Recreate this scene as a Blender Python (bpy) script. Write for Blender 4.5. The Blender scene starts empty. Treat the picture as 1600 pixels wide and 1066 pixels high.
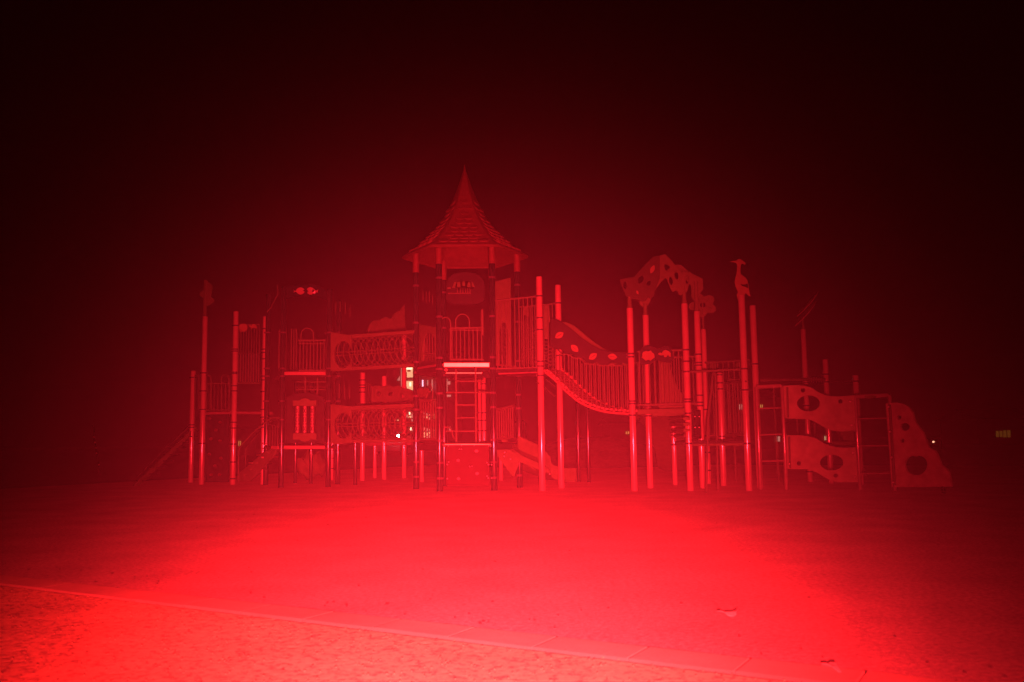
import bpy, bmesh, math, random
from mathutils import Vector, Matrix, noise
from mathutils.geometry import delaunay_2d_cdt

random.seed(7)
scn = bpy.context.scene
COL = scn.collection
R = math.radians

# ------------------------------------------------------------------ camera
F = 1416.0                       # focal length in pixels of a 1600 px wide picture
CAM = Vector((0.0, 0.0, 1.02))
PITCH = math.atan(151.0 / F)
ROLL = 0.0125
_f = Vector((0, math.cos(PITCH), math.sin(PITCH)))
_r0 = Vector((1, 0, 0)); _u0 = Vector((0, -math.sin(PITCH), math.cos(PITCH)))
_r = _r0 * math.cos(ROLL) - _u0 * math.sin(ROLL)
_u = _u0 * math.cos(ROLL) + _r0 * math.sin(ROLL)
cd = bpy.data.cameras.new('camera'); cam = bpy.data.objects.new('camera', cd); COL.objects.link(cam)
cd.sensor_width = 36.0; cd.lens = F / 1600 * 36.0
cd.clip_start = 0.05; cd.clip_end = 2000
cam.matrix_world = Matrix(((_r.x, _u.x, -_f.x, CAM.x), (_r.y, _u.y, -_f.y, CAM.y), (_r.z, _u.z, -_f.z, CAM.z), (0, 0, 0, 1)))
cd.dof.use_dof = True; cd.dof.focus_distance = 17.0; cd.dof.aperture_fstop = 2.8
scn.camera = cam

# ------------------------------------------------------------------ night sky
w = bpy.data.worlds.new('World'); scn.world = w; w.use_nodes = True
nt = w.node_tree
sky = nt.nodes.new('ShaderNodeTexSky'); sky.sky_type = 'NISHITA'; sky.sun_disc = False
sky.sun_elevation = R(-6); sky.sun_rotation = R(200)
nt.links.new(sky.outputs[0], nt.nodes['Background'].inputs[0])
nt.nodes['Background'].inputs[1].default_value = 0.004

# ------------------------------------------------------------------ the red-gelled flash beside the camera
ld = bpy.data.lights.new('red_flash', 'SPOT'); lamp = bpy.data.objects.new('red_flash', ld); COL.objects.link(lamp)
LAMP = Vector((0.08, -0.32, 0.68))
lamp.location = LAMP
ld.energy = 69000.0
ld.color = (1.0, 0.0150, 0.0300)
ld.shadow_soft_size = 0.035
ld.spot_size = R(170); ld.spot_blend = 0.1
AIM = (725, 715)
_aim = (_f + _r * ((AIM[0] - 800) / F) + _u * ((533 - AIM[1]) / F)).normalized()
lamp.rotation_euler = (-_aim).to_track_quat('Z', 'Y').to_euler()
# beam profile of the flash head: bright centre, soft edge, weak spill
ld.use_nodes = True
_n = ld.node_tree.nodes; _l = ld.node_tree.links; _em = _n['Emission']
_tc = _n.new('ShaderNodeTexCoord'); _nm = _n.new('ShaderNodeVectorMath'); _nm.operation = 'NORMALIZE'
_l.new(_tc.outputs['Normal'], _nm.inputs[0])
_dt = _n.new('ShaderNodeVectorMath'); _dt.operation = 'DOT_PRODUCT'; _dt.inputs[1].default_value = (0, 0, -1)
_l.new(_nm.outputs[0], _dt.inputs[0])
_ac = _n.new('ShaderNodeMath'); _ac.operation = 'ARCCOSINE'; _l.new(_dt.outputs['Value'], _ac.inputs[0])
_dv = _n.new('ShaderNodeMath'); _dv.operation = 'DIVIDE'; _dv.inputs[1].default_value = math.pi / 2; _l.new(_ac.outputs[0], _dv.inputs[0])
_cr = _n.new('ShaderNodeValToRGB'); _l.new(_dv.outputs[0], _cr.inputs[0])
_cr.color_ramp.interpolation = 'LINEAR'
PROFILE = [(0, 1.0), (5, .93), (10, .71), (14, .48), (18, .26), (22, .112), (26, .044), (30, .018), (35, .0065), (44, .0015), (60, .0001), (80, 0.0)]
_els = _cr.color_ramp.elements
while len(_els) > 1: _els.remove(_els[-1])
for _i, (_d, _v) in enumerate(PROFILE):
    _e = _els[0] if _i == 0 else _els.new(_d / 90)
    _e.position = _d / 90; _e.color = (_v, _v, _v, 1)
_l.new(_cr.outputs[0], _em.inputs['Strength'])

HAZE = 0.0021
scn.view_settings.view_transform = 'Standard'
scn.view_settings.look = 'None'
scn.view_settings.exposure = 0.0
scn.view_settings.gamma = 1.0
scn.view_settings.use_curve_mapping = False
scn.cycles.volume_bounces = 0
scn.cycles.max_bounces = 6
scn.cycles.sample_clamp_indirect = 6

# ------------------------------------------------------------------ where a pixel of the photograph stands in the world
def ray(px, py):
    return _f + _r * ((px - 800) / F) + _u * (-(py - 533) / F)
def G(px, py, z=0.0):
    d = ray(px, py); t = (z - CAM.z) / d.z
    p = CAM + d * t
    return Vector((p.x, p.y, z))
def zat(p, py):
    k = -(py - 533) / F
    q = Vector((p.x, p.y, 0)) - CAM
    return (k * q.dot(_f) - q.dot(_u)) / (_u.z - k * _f.z)
def wall(a, b, off=0.0):
    """vertical plane through ground points a, b; off pushes it away from the camera"""
    a = Vector((a.x, a.y, 0)); b = Vector((b.x, b.y, 0))
    t = (b - a).normalized(); n = Vector((-t.y, t.x, 0))
    if n.y < 0: n = -n
    a = a + n * off
    def f(px, py):
        d = ray(px, py); s = (a - CAM).dot(n) / d.dot(n)
        return CAM + d * s
    f.n = n; f.a = a; f.t = t
    return f
def depth(Y):
    return wall(Vector((-1, Y, 0)), Vector((1, Y, 0)))

# ------------------------------------------------------------------ materials
MATS = {}
def mat(name, col, rough=0.5, metal=0.0, var=0.12, scale=9.0, bump=0.0, bscale=60.0, spec=0.5, coat=0.0, emit=None, estr=0.0):
    m = bpy.data.materials.new(name); m.use_nodes = True
    n = m.node_tree.nodes; l = m.node_tree.links; b = n['Principled BSDF']
    b.inputs['Roughness'].default_value = rough
    b.inputs['Metallic'].default_value = metal
    b.inputs['Specular IOR Level'].default_value = spec
    b.inputs['Coat Weight'].default_value = coat
    b.inputs['Coat Roughness'].default_value = 0.09
    tc = n.new('ShaderNodeTexCoord')
    ns = n.new('ShaderNodeTexNoise'); ns.inputs['Scale'].default_value = scale; ns.inputs['Detail'].default_value = 6
    l.new(tc.outputs['Object'], ns.inputs['Vector'])
    rp = n.new('ShaderNodeMapRange')
    rp.inputs['From Min'].default_value = 0.3; rp.inputs['From Max'].default_value = 0.7
    rp.inputs['To Min'].default_value = 1 - var; rp.inputs['To Max'].default_value = 1 + var
    l.new(ns.outputs[0], rp.inputs['Value'])
    mx = n.new('ShaderNodeVectorMath'); mx.operation = 'SCALE'
    mx.inputs[0].default_value = col
    l.new(rp.outputs[0], mx.inputs['Scale'])
    l.new(mx.outputs[0], b.inputs['Base Color'])
    if bump:
        n2 = n.new('ShaderNodeTexNoise'); n2.inputs['Scale'].default_value = bscale; n2.inputs['Detail'].default_value = 4
        l.new(tc.outputs['Object'], n2.inputs['Vector'])
        bp = n.new('ShaderNodeBump'); bp.inputs['Strength'].default_value = bump; bp.inputs['Distance'].default_value = 0.01
        l.new(n2.outputs[0], bp.inputs['Height']); l.new(bp.outputs[0], b.inputs['Normal'])
    if emit:
        b.inputs['Emission Color'].default_value = (*emit, 1); b.inputs['Emission Strength'].default_value = estr
    MATS[name] = m
    return m
TAN = mat('tan_powder_coat', (.30, .24, .18), .7, coat=1.0, spec=.1, var=.07, scale=5)
DARK = mat('dark_green_powder_coat', (.008, .03, .02), .8, spec=.05, var=.2, coat=.55)
DARKP = mat('dark_green_plastic', (.015, .03, .02), .78, spec=.25, var=.15)
GREENP = mat('green_plastic', (.085, .14, .05), .78, spec=.25, var=.1, bump=.1)
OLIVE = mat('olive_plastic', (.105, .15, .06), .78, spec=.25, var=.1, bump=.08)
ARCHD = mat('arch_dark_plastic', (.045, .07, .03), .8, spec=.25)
LEAFM = mat('light_leaf_plastic', (.21, .19, .09), .78, spec=.25, var=.1)
REDP = mat('terracotta_plastic', (.055, .03, .02), .78, spec=.25, var=.1, bump=.08)
ROOF = mat('roof_plastic', (.12, .07, .04), .6, spec=.35, var=.12, bump=.1)
SHING = mat('shingle_plastic', (.145, .08, .05), .5, spec=.4, var=.12)
RAIL = mat('green_rail_coat', (.10, .13, .07), .78, spec=.25, var=.1)
ALU = mat('brushed_aluminium', (.85, .80, .34), .36, metal=1.0, var=.05)
DECKM = mat('deck_vinyl', (.16, .12, .10), .6, var=.2, bump=.3, bscale=80)
CLAMP = mat('dark_clamp', (.05, .05, .05), .5, spec=.3)
BOLT = mat('zinc_bolt', (.75, .72, .7), .3, metal=1.0)
ROPE = mat('bridge_tread', (.25, .17, .11), .5, bump=.6, bscale=70)
CAB = mat('white_spinner', (.24, .2, .15), .35, coat=.3)
LADM = mat('ladder_coat', (.19, .18, .13), .6, spec=.2, coat=.6)
BOARDM = mat('board_plastic', (.25, .27, .16), .8, spec=.25, var=.16, scale=6, bump=.3, bscale=14)
ROCKM = mat('rock_board_plastic', (.39, .36, .25), .85, spec=.2, var=.2, scale=5, bump=.4, bscale=12)
GREY = mat('moulded_grey_plastic', (.3, .27, .24), .78, spec=.25, bump=.2)
CONC = mat('building_concrete', (.30, .27, .24), .8)
DWALL = mat('dark_render', (.10, .09, .085), .9)
LITTER = mat('litter', (.12, .09, .06), .9)
BARK = mat('bark', (.08, .06, .045), .9, bump=.6)
LEAVES = mat('night_foliage', (.05, .08, .03), .7, var=.3)
WARM = mat('warm_lit_wall', (.5, .45, .35), .8, emit=(1.0, .66, .33), estr=.7)
WARMB = mat('bright_lit_wall', (.5, .45, .35), .8, emit=(1.0, .74, .46), estr=2.0)
PINKW = mat('tube_lamp', (.5, .5, .5), .8, emit=(1.0, .55, .75), estr=1.6)
DIMW = mat('dim_window', (.2, .2, .2), .4, emit=(1.0, .50, .40), estr=.3)
YELW = mat('yellow_window', (.2, .2, .2), .4, emit=(1.0, .50, .12), estr=.4)
YDIM = mat('far_yellow_window', (.2, .2, .2), .4, emit=(1.0, .42, .05), estr=.05)
HEADL = mat('lamp_lens', (.9, .9, .9), .2, emit=(1.0, .86, .80), estr=22)
GLASS = mat('car_glass', (.02, .02, .025), .08)
CARP = mat('car_paint', (.20, .20, .22), .25, coat=1.0, var=.03)
TYRE = mat('tyre_rubber', (.03, .03, .03), .8)
REFL = mat('reflector', (.9, .6, .5), .28, metal=1.0)
PAPER = mat('dry_leaf', (.55, .42, .26), .7)

def ground_mat(name, col, col2, scale, contrast, bump, bdist):
    m = bpy.data.materials.new(name); m.use_nodes = True
    n = m.node_tree.nodes; l = m.node_tree.links; b = n['Principled BSDF']
    b.inputs['Roughness'].default_value = .9; b.inputs['Specular IOR Level'].default_value = .15
    b.inputs['Diffuse Roughness'].default_value = 1.0
    tc = n.new('ShaderNodeTexCoord')
    a = n.new('ShaderNodeTexNoise'); a.inputs['Scale'].default_value = scale; a.inputs['Detail'].default_value = 5; a.inputs['Roughness'].default_value = .7
    v = n.new('ShaderNodeTexNoise'); v.inputs['Scale'].default_value = 1.3; v.inputs['Detail'].default_value = 9; v.inputs['Roughness'].default_value = .62
    vo = n.new('ShaderNodeTexVoronoi'); vo.inputs['Scale'].default_value = scale * 1.7
    for q in (a, v, vo): l.new(tc.outputs['Object'], q.inputs['Vector'])
    r1 = n.new('ShaderNodeMapRange'); lo_, hi_ = contrast if isinstance(contrast, tuple) else (.5 - contrast, .5 + contrast)
    r1.inputs['From Min'].default_value = lo_; r1.inputs['From Max'].default_value = hi_
    l.new(a.outputs[0], r1.inputs['Value'])
    mx = n.new('ShaderNodeMix'); mx.data_type = 'RGBA'
    mx.inputs['A'].default_value = (*col2, 1); mx.inputs['B'].default_value = (*col, 1)
    l.new(r1.outputs[0], mx.inputs['Factor'])
    r2 = n.new('ShaderNodeMapRange'); r2.inputs['From Min'].default_value = .3; r2.inputs['From Max'].default_value = .7
    r2.inputs['To Min'].default_value = .80; r2.inputs['To Max'].default_value = 1.12
    l.new(v.outputs[0], r2.inputs['Value'])
    sc = n.new('ShaderNodeVectorMath'); sc.operation = 'SCALE'
    l.new(mx.outputs['Result'], sc.inputs[0]); l.new(r2.outputs[0], sc.inputs['Scale'])
    l.new(sc.outputs[0], b.inputs['Base Color'])
    ad = n.new('ShaderNodeMath'); ad.operation = 'ADD'
    l.new(a.outputs[0], ad.inputs[0]); l.new(vo.outputs['Distance'], ad.inputs[1])
    bp = n.new('ShaderNodeBump'); bp.inputs['Strength'].default_value = bump; bp.inputs['Distance'].default_value = bdist
    l.new(ad.outputs[0], bp.inputs['Height']); l.new(bp.outputs[0], b.inputs['Normal'])
    return m
RUBBER = ground_mat('rubber_granulate', (.27, .24, .15), (.155, .13, .085), 30, (.36, .60), .35, .010)
TILEM = ground_mat('rubber_edge_tile', (.25, .225, .11), (.205, .18, .095), 34, .3, .2, .006)
EARTH = ground_mat('rough_lawn_earth', (.34, .31, .115), (.13, .10, .05), 27, (.36, .50), .05, .004)  # second colour paints small pits dark, standing in for the shade inside them
GRASSF = ground_mat('far_lawn', (.06, .08, .035), (.03, .045, .02), 4, .2, .5, .05)

# ------------------------------------------------------------------ mesh builder
class MB:
    def __init__(s): s.v = []; s.f = []; s.smooth = False
    def add(s, vs, fs):
        o = len(s.v); s.v += [Vector(p) for p in vs]; s.f += [tuple(i + o for i in q) for q in fs]
        return s
    def cyl(s, a, b, r, seg=12, r2=None, cap=True):
        a = Vector(a); b = Vector(b); r2 = r if r2 is None else r2
        d = (b - a).normalized(); x = d.orthogonal().normalized(); y = d.cross(x)
        vs = []
        for p, rr in ((a, r), (b, r2)):
            for k in range(seg):
                t = 2 * math.pi * k / seg
                vs.append(p + (x * math.cos(t) + y * math.sin(t)) * rr)
        fs = [(k, (k + 1) % seg, seg + (k + 1) % seg, seg + k) for k in range(seg)]
        if cap: fs += [tuple(range(seg))[::-1], tuple(range(seg, 2 * seg))]
        return s.add(vs, fs)
    def tube(s, pts, r, seg=8, closed=False):
        pts = [Vector(p) for p in pts]; n = len(pts); vs = []
        x = None
        for i, p in enumerate(pts):
            if closed: d = pts[(i + 1) % n] - pts[i - 1]
            else: d = pts[min(i + 1, n - 1)] - pts[max(i - 1, 0)]
            d.normalize()
            if x is None: x = d.orthogonal().normalized()
            else: x = (x - d * x.dot(d)).normalized()
            y = d.cross(x)
            for k in range(seg):
                t = 2 * math.pi * k / seg
                vs.append(p + (x * math.cos(t) + y * math.sin(t)) * r)
        fs = []
        for i in range(n if closed else n - 1):
            for k in range(seg):
                a = i * seg + k; b = i * seg + (k + 1) % seg
                c = ((i + 1) % n) * seg + (k + 1) % seg; d_ = ((i + 1) % n) * seg + k
                fs.append((a, b, c, d_))
        if not closed: fs += [tuple(range(seg))[::-1], tuple(range((n - 1) * seg, n * seg))]
        return s.add(vs, fs)
    def box(s, c, sx, sy, sz, ax=None, up=Vector((0, 0, 1))):
        c = Vector(c); x = Vector((1, 0, 0)) if ax is None else Vector(ax).normalized()
        z = up; y = z.cross(x).normalized()
        vs = [c + x * (i * sx / 2) + y * (j * sy / 2) + z * (k * sz / 2) for i in (-1, 1) for j in (-1, 1) for k in (-1, 1)]
        fs = [(0, 1, 3, 2), (4, 6, 7, 5), (0, 4, 5, 1), (2, 3, 7, 6), (0, 2, 6, 4), (1, 5, 7, 3)]
        return s.add(vs, fs)
    def bar(s, a, b, wd, ht):
        a = Vector(a); b = Vector(b); d = (b - a); L = d.length; d.normalize()
        sd = Vector((-d.y, d.x, 0)).normalized(); up = d.cross(sd); up = up if up.z > 0 else -up
        vs = [p + sd * (j * wd / 2) + up * (k * ht / 2) for p in (a, b) for j in (-1, 1) for k in (-1, 1)]
        return s.add(vs, [(0, 1, 3, 2), (4, 6, 7, 5), (0, 4, 5, 1), (2, 3, 7, 6), (0, 2, 6, 4), (1, 5, 7, 3)])
    def slab(s, pts, z0, z1):
        n = len(pts)
        vs = [Vector((p.x, p.y, z0)) for p in pts] + [Vector((p.x, p.y, z1)) for p in pts]
        fs = [tuple(range(n))[::-1], tuple(range(n, 2 * n))] + [(k, (k + 1) % n, n + (k + 1) % n, n + k) for k in range(n)]
        return s.add(vs, fs)
    def sphere(s, c, r, seg=12, ring=8, sc=(1, 1, 1)):
        c = Vector(c); vs = []; fs = []
        for i in range(ring + 1):
            ph = math.pi * i / ring
            for k in range(seg):
                t = 2 * math.pi * k / seg
                vs.append(c + Vector((math.sin(ph) * math.cos(t) * r * sc[0], math.sin(ph) * math.sin(t) * r * sc[1], math.cos(ph) * r * sc[2])))
        for i in range(ring):
            for k in range(seg):
                fs.append((i * seg + k, (i + 1) * seg + k, (i + 1) * seg + (k + 1) % seg, i * seg + (k + 1) % seg))
        return s.add(vs, fs)
    def plate(s, f, outline, holes=(), th=0.04):
        """flat panel with thickness: outline and holes are pixel outlines measured on the vertical plane f"""
        n = f.n; t = f.t
        up = Vector((0, 0, 1))
        def to2(p): q = f(*p); return Vector(((q - f.a).dot(t), q.z))
        loops = [[to2(p) for p in outline]] + [[to2(p) for p in h] for h in holes]
        co = []; ed = []
        for lp in loops:
            o = len(co); co += lp; ed += [(o + i, o + (i + 1) % len(lp)) for i in range(len(lp))]
        V, E, T, *_ = delaunay_2d_cdt(co, ed, [], 1, 1e-6)
        def inside(p, lp):
            c = False
            for i in range(len(lp)):
                a, b = lp[i], lp[i - 1]
                if (a.y > p.y) != (b.y > p.y) and p.x < (b.x - a.x) * (p.y - a.y) / (b.y - a.y) + a.x: c = not c
            return c
        T2 = []
        for tr in T:
            c = (V[tr[0]] + V[tr[1]] + V[tr[2]]) / 3
            if inside(c, loops[0]) and not any(inside(c, h) for h in loops[1:]): T2.append(tr)
        def w3(p, o): return f.a + t * p.x + up * p.y + n * o
        N = len(V)
        vs = [w3(p, -th / 2) for p in V] + [w3(p, th / 2) for p in V]
        fs = [tuple(tr) for tr in T2] + [tuple(i + N for i in reversed(tr)) for tr in T2]
        cnt = {}
        for tr in T2:
            for i in range(3):
                e = (tr[i], tr[(i + 1) % 3]); cnt[e] = 1
        for (a, b) in cnt:
            if (b, a) not in cnt: fs.append((b, a, a + N, b + N))
        return s.add(vs, fs)
    def build(s, name, m, parent=None, smooth=False, bevel=0.0):
        me = bpy.data.meshes.new(name)
        org = parent_origin(parent) if parent is not None else (s.origin if hasattr(s, 'origin') else Vector((0, 0, 0)))
        me.from_pydata([p - org for p in s.v], [], s.f)
        me.validate(); me.materials.append(m)
        bm = bmesh.new(); bm.from_mesh(me); bmesh.ops.recalc_face_normals(bm, faces=bm.faces); bm.to_mesh(me); bm.free()
        o = bpy.data.objects.new(name, me); COL.objects.link(o)
        if parent is not None: o.parent = parent
        else: o.location = org
        if smooth:
            for p in me.polygons: p.use_smooth = True
            try: me.set_sharp_from_angle(angle=R(40))
            except Exception: pass
        if bevel:
            md = o.modifiers.new('bevel', 'BEVEL'); md.width = bevel; md.segments = 2; md.limit_method = 'ANGLE'
        return o
def parent_origin(p):
    v = Vector((0, 0, 0))
    while p is not None: v += p.location; p = p.parent
    return v
def thing(name, label, cat, loc, group=None):
    o = bpy.data.objects.new(name, None); COL.objects.link(o)
    o.location = (loc.x, loc.y, loc.z); o.empty_display_size = .2
    o['label'] = label; o['category'] = cat
    if group: o['group'] = group
    return o
def tag(o, label, cat, group=None):
    o['label'] = label; o['category'] = cat
    if group: o['group'] = group
    return o
def kind(o, k): o['kind'] = k; return o
def lab(o, t): o['label'] = t; return o

def ell(cx, cy, rx, ry, n=18, rot=0.0):
    c, s = math.cos(rot), math.sin(rot)
    return [(cx + rx * math.cos(2 * math.pi * k / n) * c - ry * math.sin(2 * math.pi * k / n) * s,
             cy + rx * math.cos(2 * math.pi * k / n) * s + ry * math.sin(2 * math.pi * k / n) * c) for k in range(n)]
def leafshape(cx, cy, rx, ry, rot=0.0, n=9):
    up = []; lo = []
    for k in range(n + 1):
        t = k / n; x = -rx + 2 * rx * t; h = ry * math.sin(math.pi * t) ** .8 if 0 < t < 1 else 0
        up.append((x, -h)); lo.append((x, h))
    pts = up + lo[-2:0:-1]
    c, s = math.cos(rot), math.sin(rot)
    return [(cx + x * c - y * s, cy + x * s + y * c) for x, y in pts]
def curve(pts, n=6):
    """smooth line through pixel points"""
    out = []
    P = [pts[0]] + list(pts) + [pts[-1]]
    for i in range(1, len(P) - 2):
        for k in range(n):
            t = k / n; q = []
            for d in range(len(P[0])):
                a, b, c, e = P[i - 1][d], P[i][d], P[i + 1][d], P[i + 2][d]
                q.append(.5 * ((2 * b) + (-a + c) * t + (2 * a - 5 * b + 4 * c - e) * t * t + (-a + 3 * b - 3 * c + e) * t ** 3))
            out.append(tuple(q))
    out.append(tuple(pts[-1]))
    return out
def crop(ox, oy, s, pts): return [(ox + x / s, oy + y / s) for x, y in pts]

POST_R = .062
def post(root, base, top, m=None, r=POST_R, clamps=(), cap=True, z0=-.05, name='post', plain=None):
    """a round post from the ground; top and clamps are picture rows"""
    m = m or TAN
    zt = zat(base, top)
    mb = MB().cyl((base.x, base.y, z0), (base.x, base.y, zt), r, 20)
    if cap: mb.sphere((base.x, base.y, zt - .002), r * .98, 14, 6, (1, 1, .22))
    o = mb.build(name, m, root, smooth=True)
    for c in clamps:
        z = zat(base, c)
        MB().cyl((base.x, base.y, z - .016), (base.x, base.y, z + .016), r + .007, 18) \
            .box((base.x - r - .012, base.y, z), .03, .022, .036).build('clamp', CLAMP, o, smooth=True)
    return o
def vbar(mb, f, px, y1, y2, r=.013, seg=8):
    p = f(px, (y1 + y2) / 2)
    mb.cyl((p.x, p.y, zat(p, y1)), (p.x, p.y, zat(p, y2)), r, seg)
    return mb
def railing(root, f, x0, x1, top, bot, n, m=None, r=.012, rr=.02, name='railing'):
    """top and bot: functions or (y at x0, y at x1)"""
    m = m or RAIL
    tf = top if callable(top) else (lambda x: top[0] + (top[1] - top[0]) * (x - x0) / (x1 - x0))
    bf = bot if callable(bot) else (lambda x: bot[0] + (bot[1] - bot[0]) * (x - x0) / (x1 - x0))
    N = 8
    xs = [x0 + (x1 - x0) * k / N for k in range(N + 1)]
    o = MB().tube([f(x, tf(x)) for x in xs], rr, 8).build('top_rail', m, root, smooth=True)
    b = MB().tube([f(x, bf(x)) for x in xs], rr, 8).build('bottom_rail', m, root, smooth=True)
    for k in range(n):
        x = x0 + (x1 - x0) * (k + .5) / n
        vbar(MB(), f, x, tf(x), bf(x), r).build('baluster', m, o, smooth=True)
    return o
def hoop(root, f, x0, x1, ytop, ybot, m=None, r=.014, name='hoop'):
    cx = (x0 + x1) / 2; rx = (x1 - x0) / 2
    ry = rx * 1.05
    pts = [(x0, ybot)] + [(cx - rx * math.cos(math.pi * k / 12), ytop + ry - ry * math.sin(math.pi * k / 12)) for k in range(13)] + [(x1, ybot)]
    return MB().tube([f(*p) for p in pts], r, 8).build(name, m or RAIL, root, smooth=True)
def bolts(root, f, pts, r=.018, m=None):
    for p in pts:
        q = f(*p)
        MB().sphere(q - f.n * .03, r, 10, 6, (1, .6, 1)).build('bolt', m or BOLT, root, smooth=True)
def deckslab(root, pts, z, th=.07, m=None, name='deck'):
    return MB().slab(pts, z - th, z).build(name, m or DECKM, root, bevel=.006)
def lattice(root, f, region, x0, x1, y0, y1, step, m, r=.008, name='net', slope=.45, kindstuff=False):
    """diagonal crossing bars clipped to the region test"""
    host = None
    for sgn in (1, -1):
        c = y0 - (x1 - x0)
        while c < y1 + (x1 - x0):
            run = []
            n = 24
            for k in range(n + 1):
                x = x0 + (x1 - x0) * k / n; y = c + sgn * slope * (x - (x0 if sgn > 0 else x1)) * (1 if sgn > 0 else 1)
                if region(x, y): run.append((x, y))
            if len(run) > 1:
                mb = MB().tube([f(*run[0]), f(*run[-1])], r, 6)
                o = mb.build(name if host is None else 'strand', m, host or root, smooth=True)
                host = host or o
            c += step
    return host

# ================================================================== THE GROUND
KA = G(0, 911); KB = G(1000, 1030); KD = (KB - KA).normalized(); KN = Vector((-KD.y, KD.x, 0))
if KN.y < 0: KN = -KN
def kp(s, o, z=0): return Vector((KA.x + KD.x * s + KN.x * o, KA.y + KD.y * s + KN.y * o, z))
mb = MB()
mb.add([(-260, -60, -.09), (260, -60, -.09), (260, 260, -.09), (-260, 260, -.09)], [(0, 1, 2, 3)])
kind(mb.build('lawn_ground', GRASSF), 'structure')

# rubber surface: fine relief near the camera
def surf(s0, s1, o0, o1, ds, do, z, amp, freq, cut=None):
    ns = int((s1 - s0) / ds); no = int((o1 - o0) / do); vs = []; fs = []
    for i in range(ns + 1):
        for j in range(no + 1):
            p = kp(s0 + i * ds, o0 + j * do)
            h = amp * (noise.noise(p * freq) + .5 * noise.noise(p * freq * 2.3))
            vs.append((p.x, p.y, z + h))
    for i in range(ns):
        for j in range(no):
            a = i * (no + 1) + j; fs.append((a, a + no + 1, a + no + 2, a + 1))
    return MB().add(vs, fs)
TW = .26
m_ = surf(-14, 30, TW - .003, 27, .11, .11, 0, .0012, 1.3)
o = m_.build('playground_surface', RUBBER, smooth=True); kind(o, 'structure')
# near rough lawn, lower than the tiles
def lump(p):
    h = .0012 * noise.noise(p * 4)
    q = noise.noise(p * 21 + Vector((5, 3, 1))); h -= .008 * max(0, q - .25)
    q = noise.noise(p * 34 + Vector((2, 9, 4))); h -= .006 * max(0, q - .25)
    return h
vs = []; fs = []
ns, no = 760, 240
for i in range(ns + 1):
    for j in range(no + 1):
        p = kp(-2.2 + 9.6 * i / ns, -3.3 * (1 - j / no) - .001)
        vs.append((p.x, p.y, -.013 + lump(p) - (.004 if j > no - 2 else 0)))
for i in range(ns):
    for j in range(no):
        a = i * (no + 1) + j; fs.append((a, a + no + 1, a + no + 2, a + 1))
o = MB().add(vs, fs).build('rough_ground', EARTH, smooth=True); kind(o, 'structure')
# crumbs of soil and grit lying on it: nobody could count them
mb = MB(); rn = random.Random(3)
for _ in range(5200):
    s = rn.uniform(-1.5, 7.0); o_ = -rn.uniform(.01, 3.0)
    p = kp(s, o_); r_ = rn.uniform(.003, .009); c = Vector((p.x, p.y, -.013 + lump(p) + r_ * .3)); a = rn.uniform(0, 6.28)
    mb.add([c + Vector((r_ * math.cos(a), r_ * math.sin(a), 0)), c + Vector((r_ * math.cos(a + 2.1), r_ * math.sin(a + 2.1), 0)), c + Vector((r_ * math.cos(a + 4.2), r_ * math.sin(a + 4.2), 0)), c + Vector((0, 0, r_))], [(0, 1, 3), (1, 2, 3), (2, 0, 3)])
kind(mb.build('soil_grit', EARTH), 'stuff')

# kerb of rubber edge tiles, each its own piece
kerb = MB().add([kp(-14, 0, -.09), kp(30, 0, -.09), kp(30, TW, -.09), kp(-14, TW, -.09), kp(-14, 0.01, -.02), kp(30, 0.01, -.02), kp(30, TW - .01, -.02), kp(-14, TW - .01, -.02)],
                [(0, 1, 5, 4), (1, 2, 6, 5), (2, 3, 7, 6), (3, 0, 4, 7), (4, 5, 6, 7)]).build('kerb', RUBBER)
kind(kerb, 'structure')
TL = .5; s = -3.0; k = 0
rt = random.Random(5)
while s < 9.5:
    g = .004; dz = rt.uniform(-.003, .004); tw = rt.uniform(-.004, .004)
    pts = [kp(s + g, -.012 + tw), kp(s + TL - g, -.012 + tw), kp(s + TL - g, TW - .004), kp(s + g, TW - .004)]
    zs = [.001 + dz * .5, .001 + dz * .5 + rt.uniform(-.002, .002), .0015 + dz * .3, .0015 + dz * .3]
    v = [Vector((p.x, p.y, -.045)) for p in pts] + [Vector((p.x, p.y, zz)) for p, zz in zip(pts, zs)]
    MB().add(v, [(0, 3, 2, 1), (4, 5, 6, 7), (0, 1, 5, 4), (1, 2, 6, 5), (2, 3, 7, 6), (3, 0, 4, 7)]).build('edge_tile', TILEM, kerb, bevel=.006)
    s += TL; k += 1

# grassy mound behind the bridge
def mound(cx, cy, rx, ry, h, name='grass_mound'):
    vs = []; fs = []; n = 40
    for i in range(n + 1):
        for j in range(n + 1):
            x = -1 + 2 * i / n; y = -1 + 2 * j / n; r = math.hypot(x, y)
            z = h * max(0, math.cos(min(r, 1) * math.pi / 2)) ** 1.2 + .02 * noise.noise(Vector((x * 7, y * 7, 0)))
            vs.append((cx + x * rx, cy + y * ry, z - .1))
    for i in range(n):
        for j in range(n):
            a = i * (n + 1) + j; fs.append((a, a + n + 1, a + n + 2, a + 1))
    return kind(MB().add(vs, fs).build(name, GRASSF, smooth=True), 'structure')
mound(2.9, 33.0, 4.2, 3.5, 1.12)

# ================================================================== CENTRAL TOWER
TC = Vector((-.935, 18.75, 0)); HR = 1.06
hexp = [TC + Vector((HR * math.cos(R(60 * k + 1.5)), HR * math.sin(R(60 * k + 1.5)), 0)) for k in range(6)]
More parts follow.
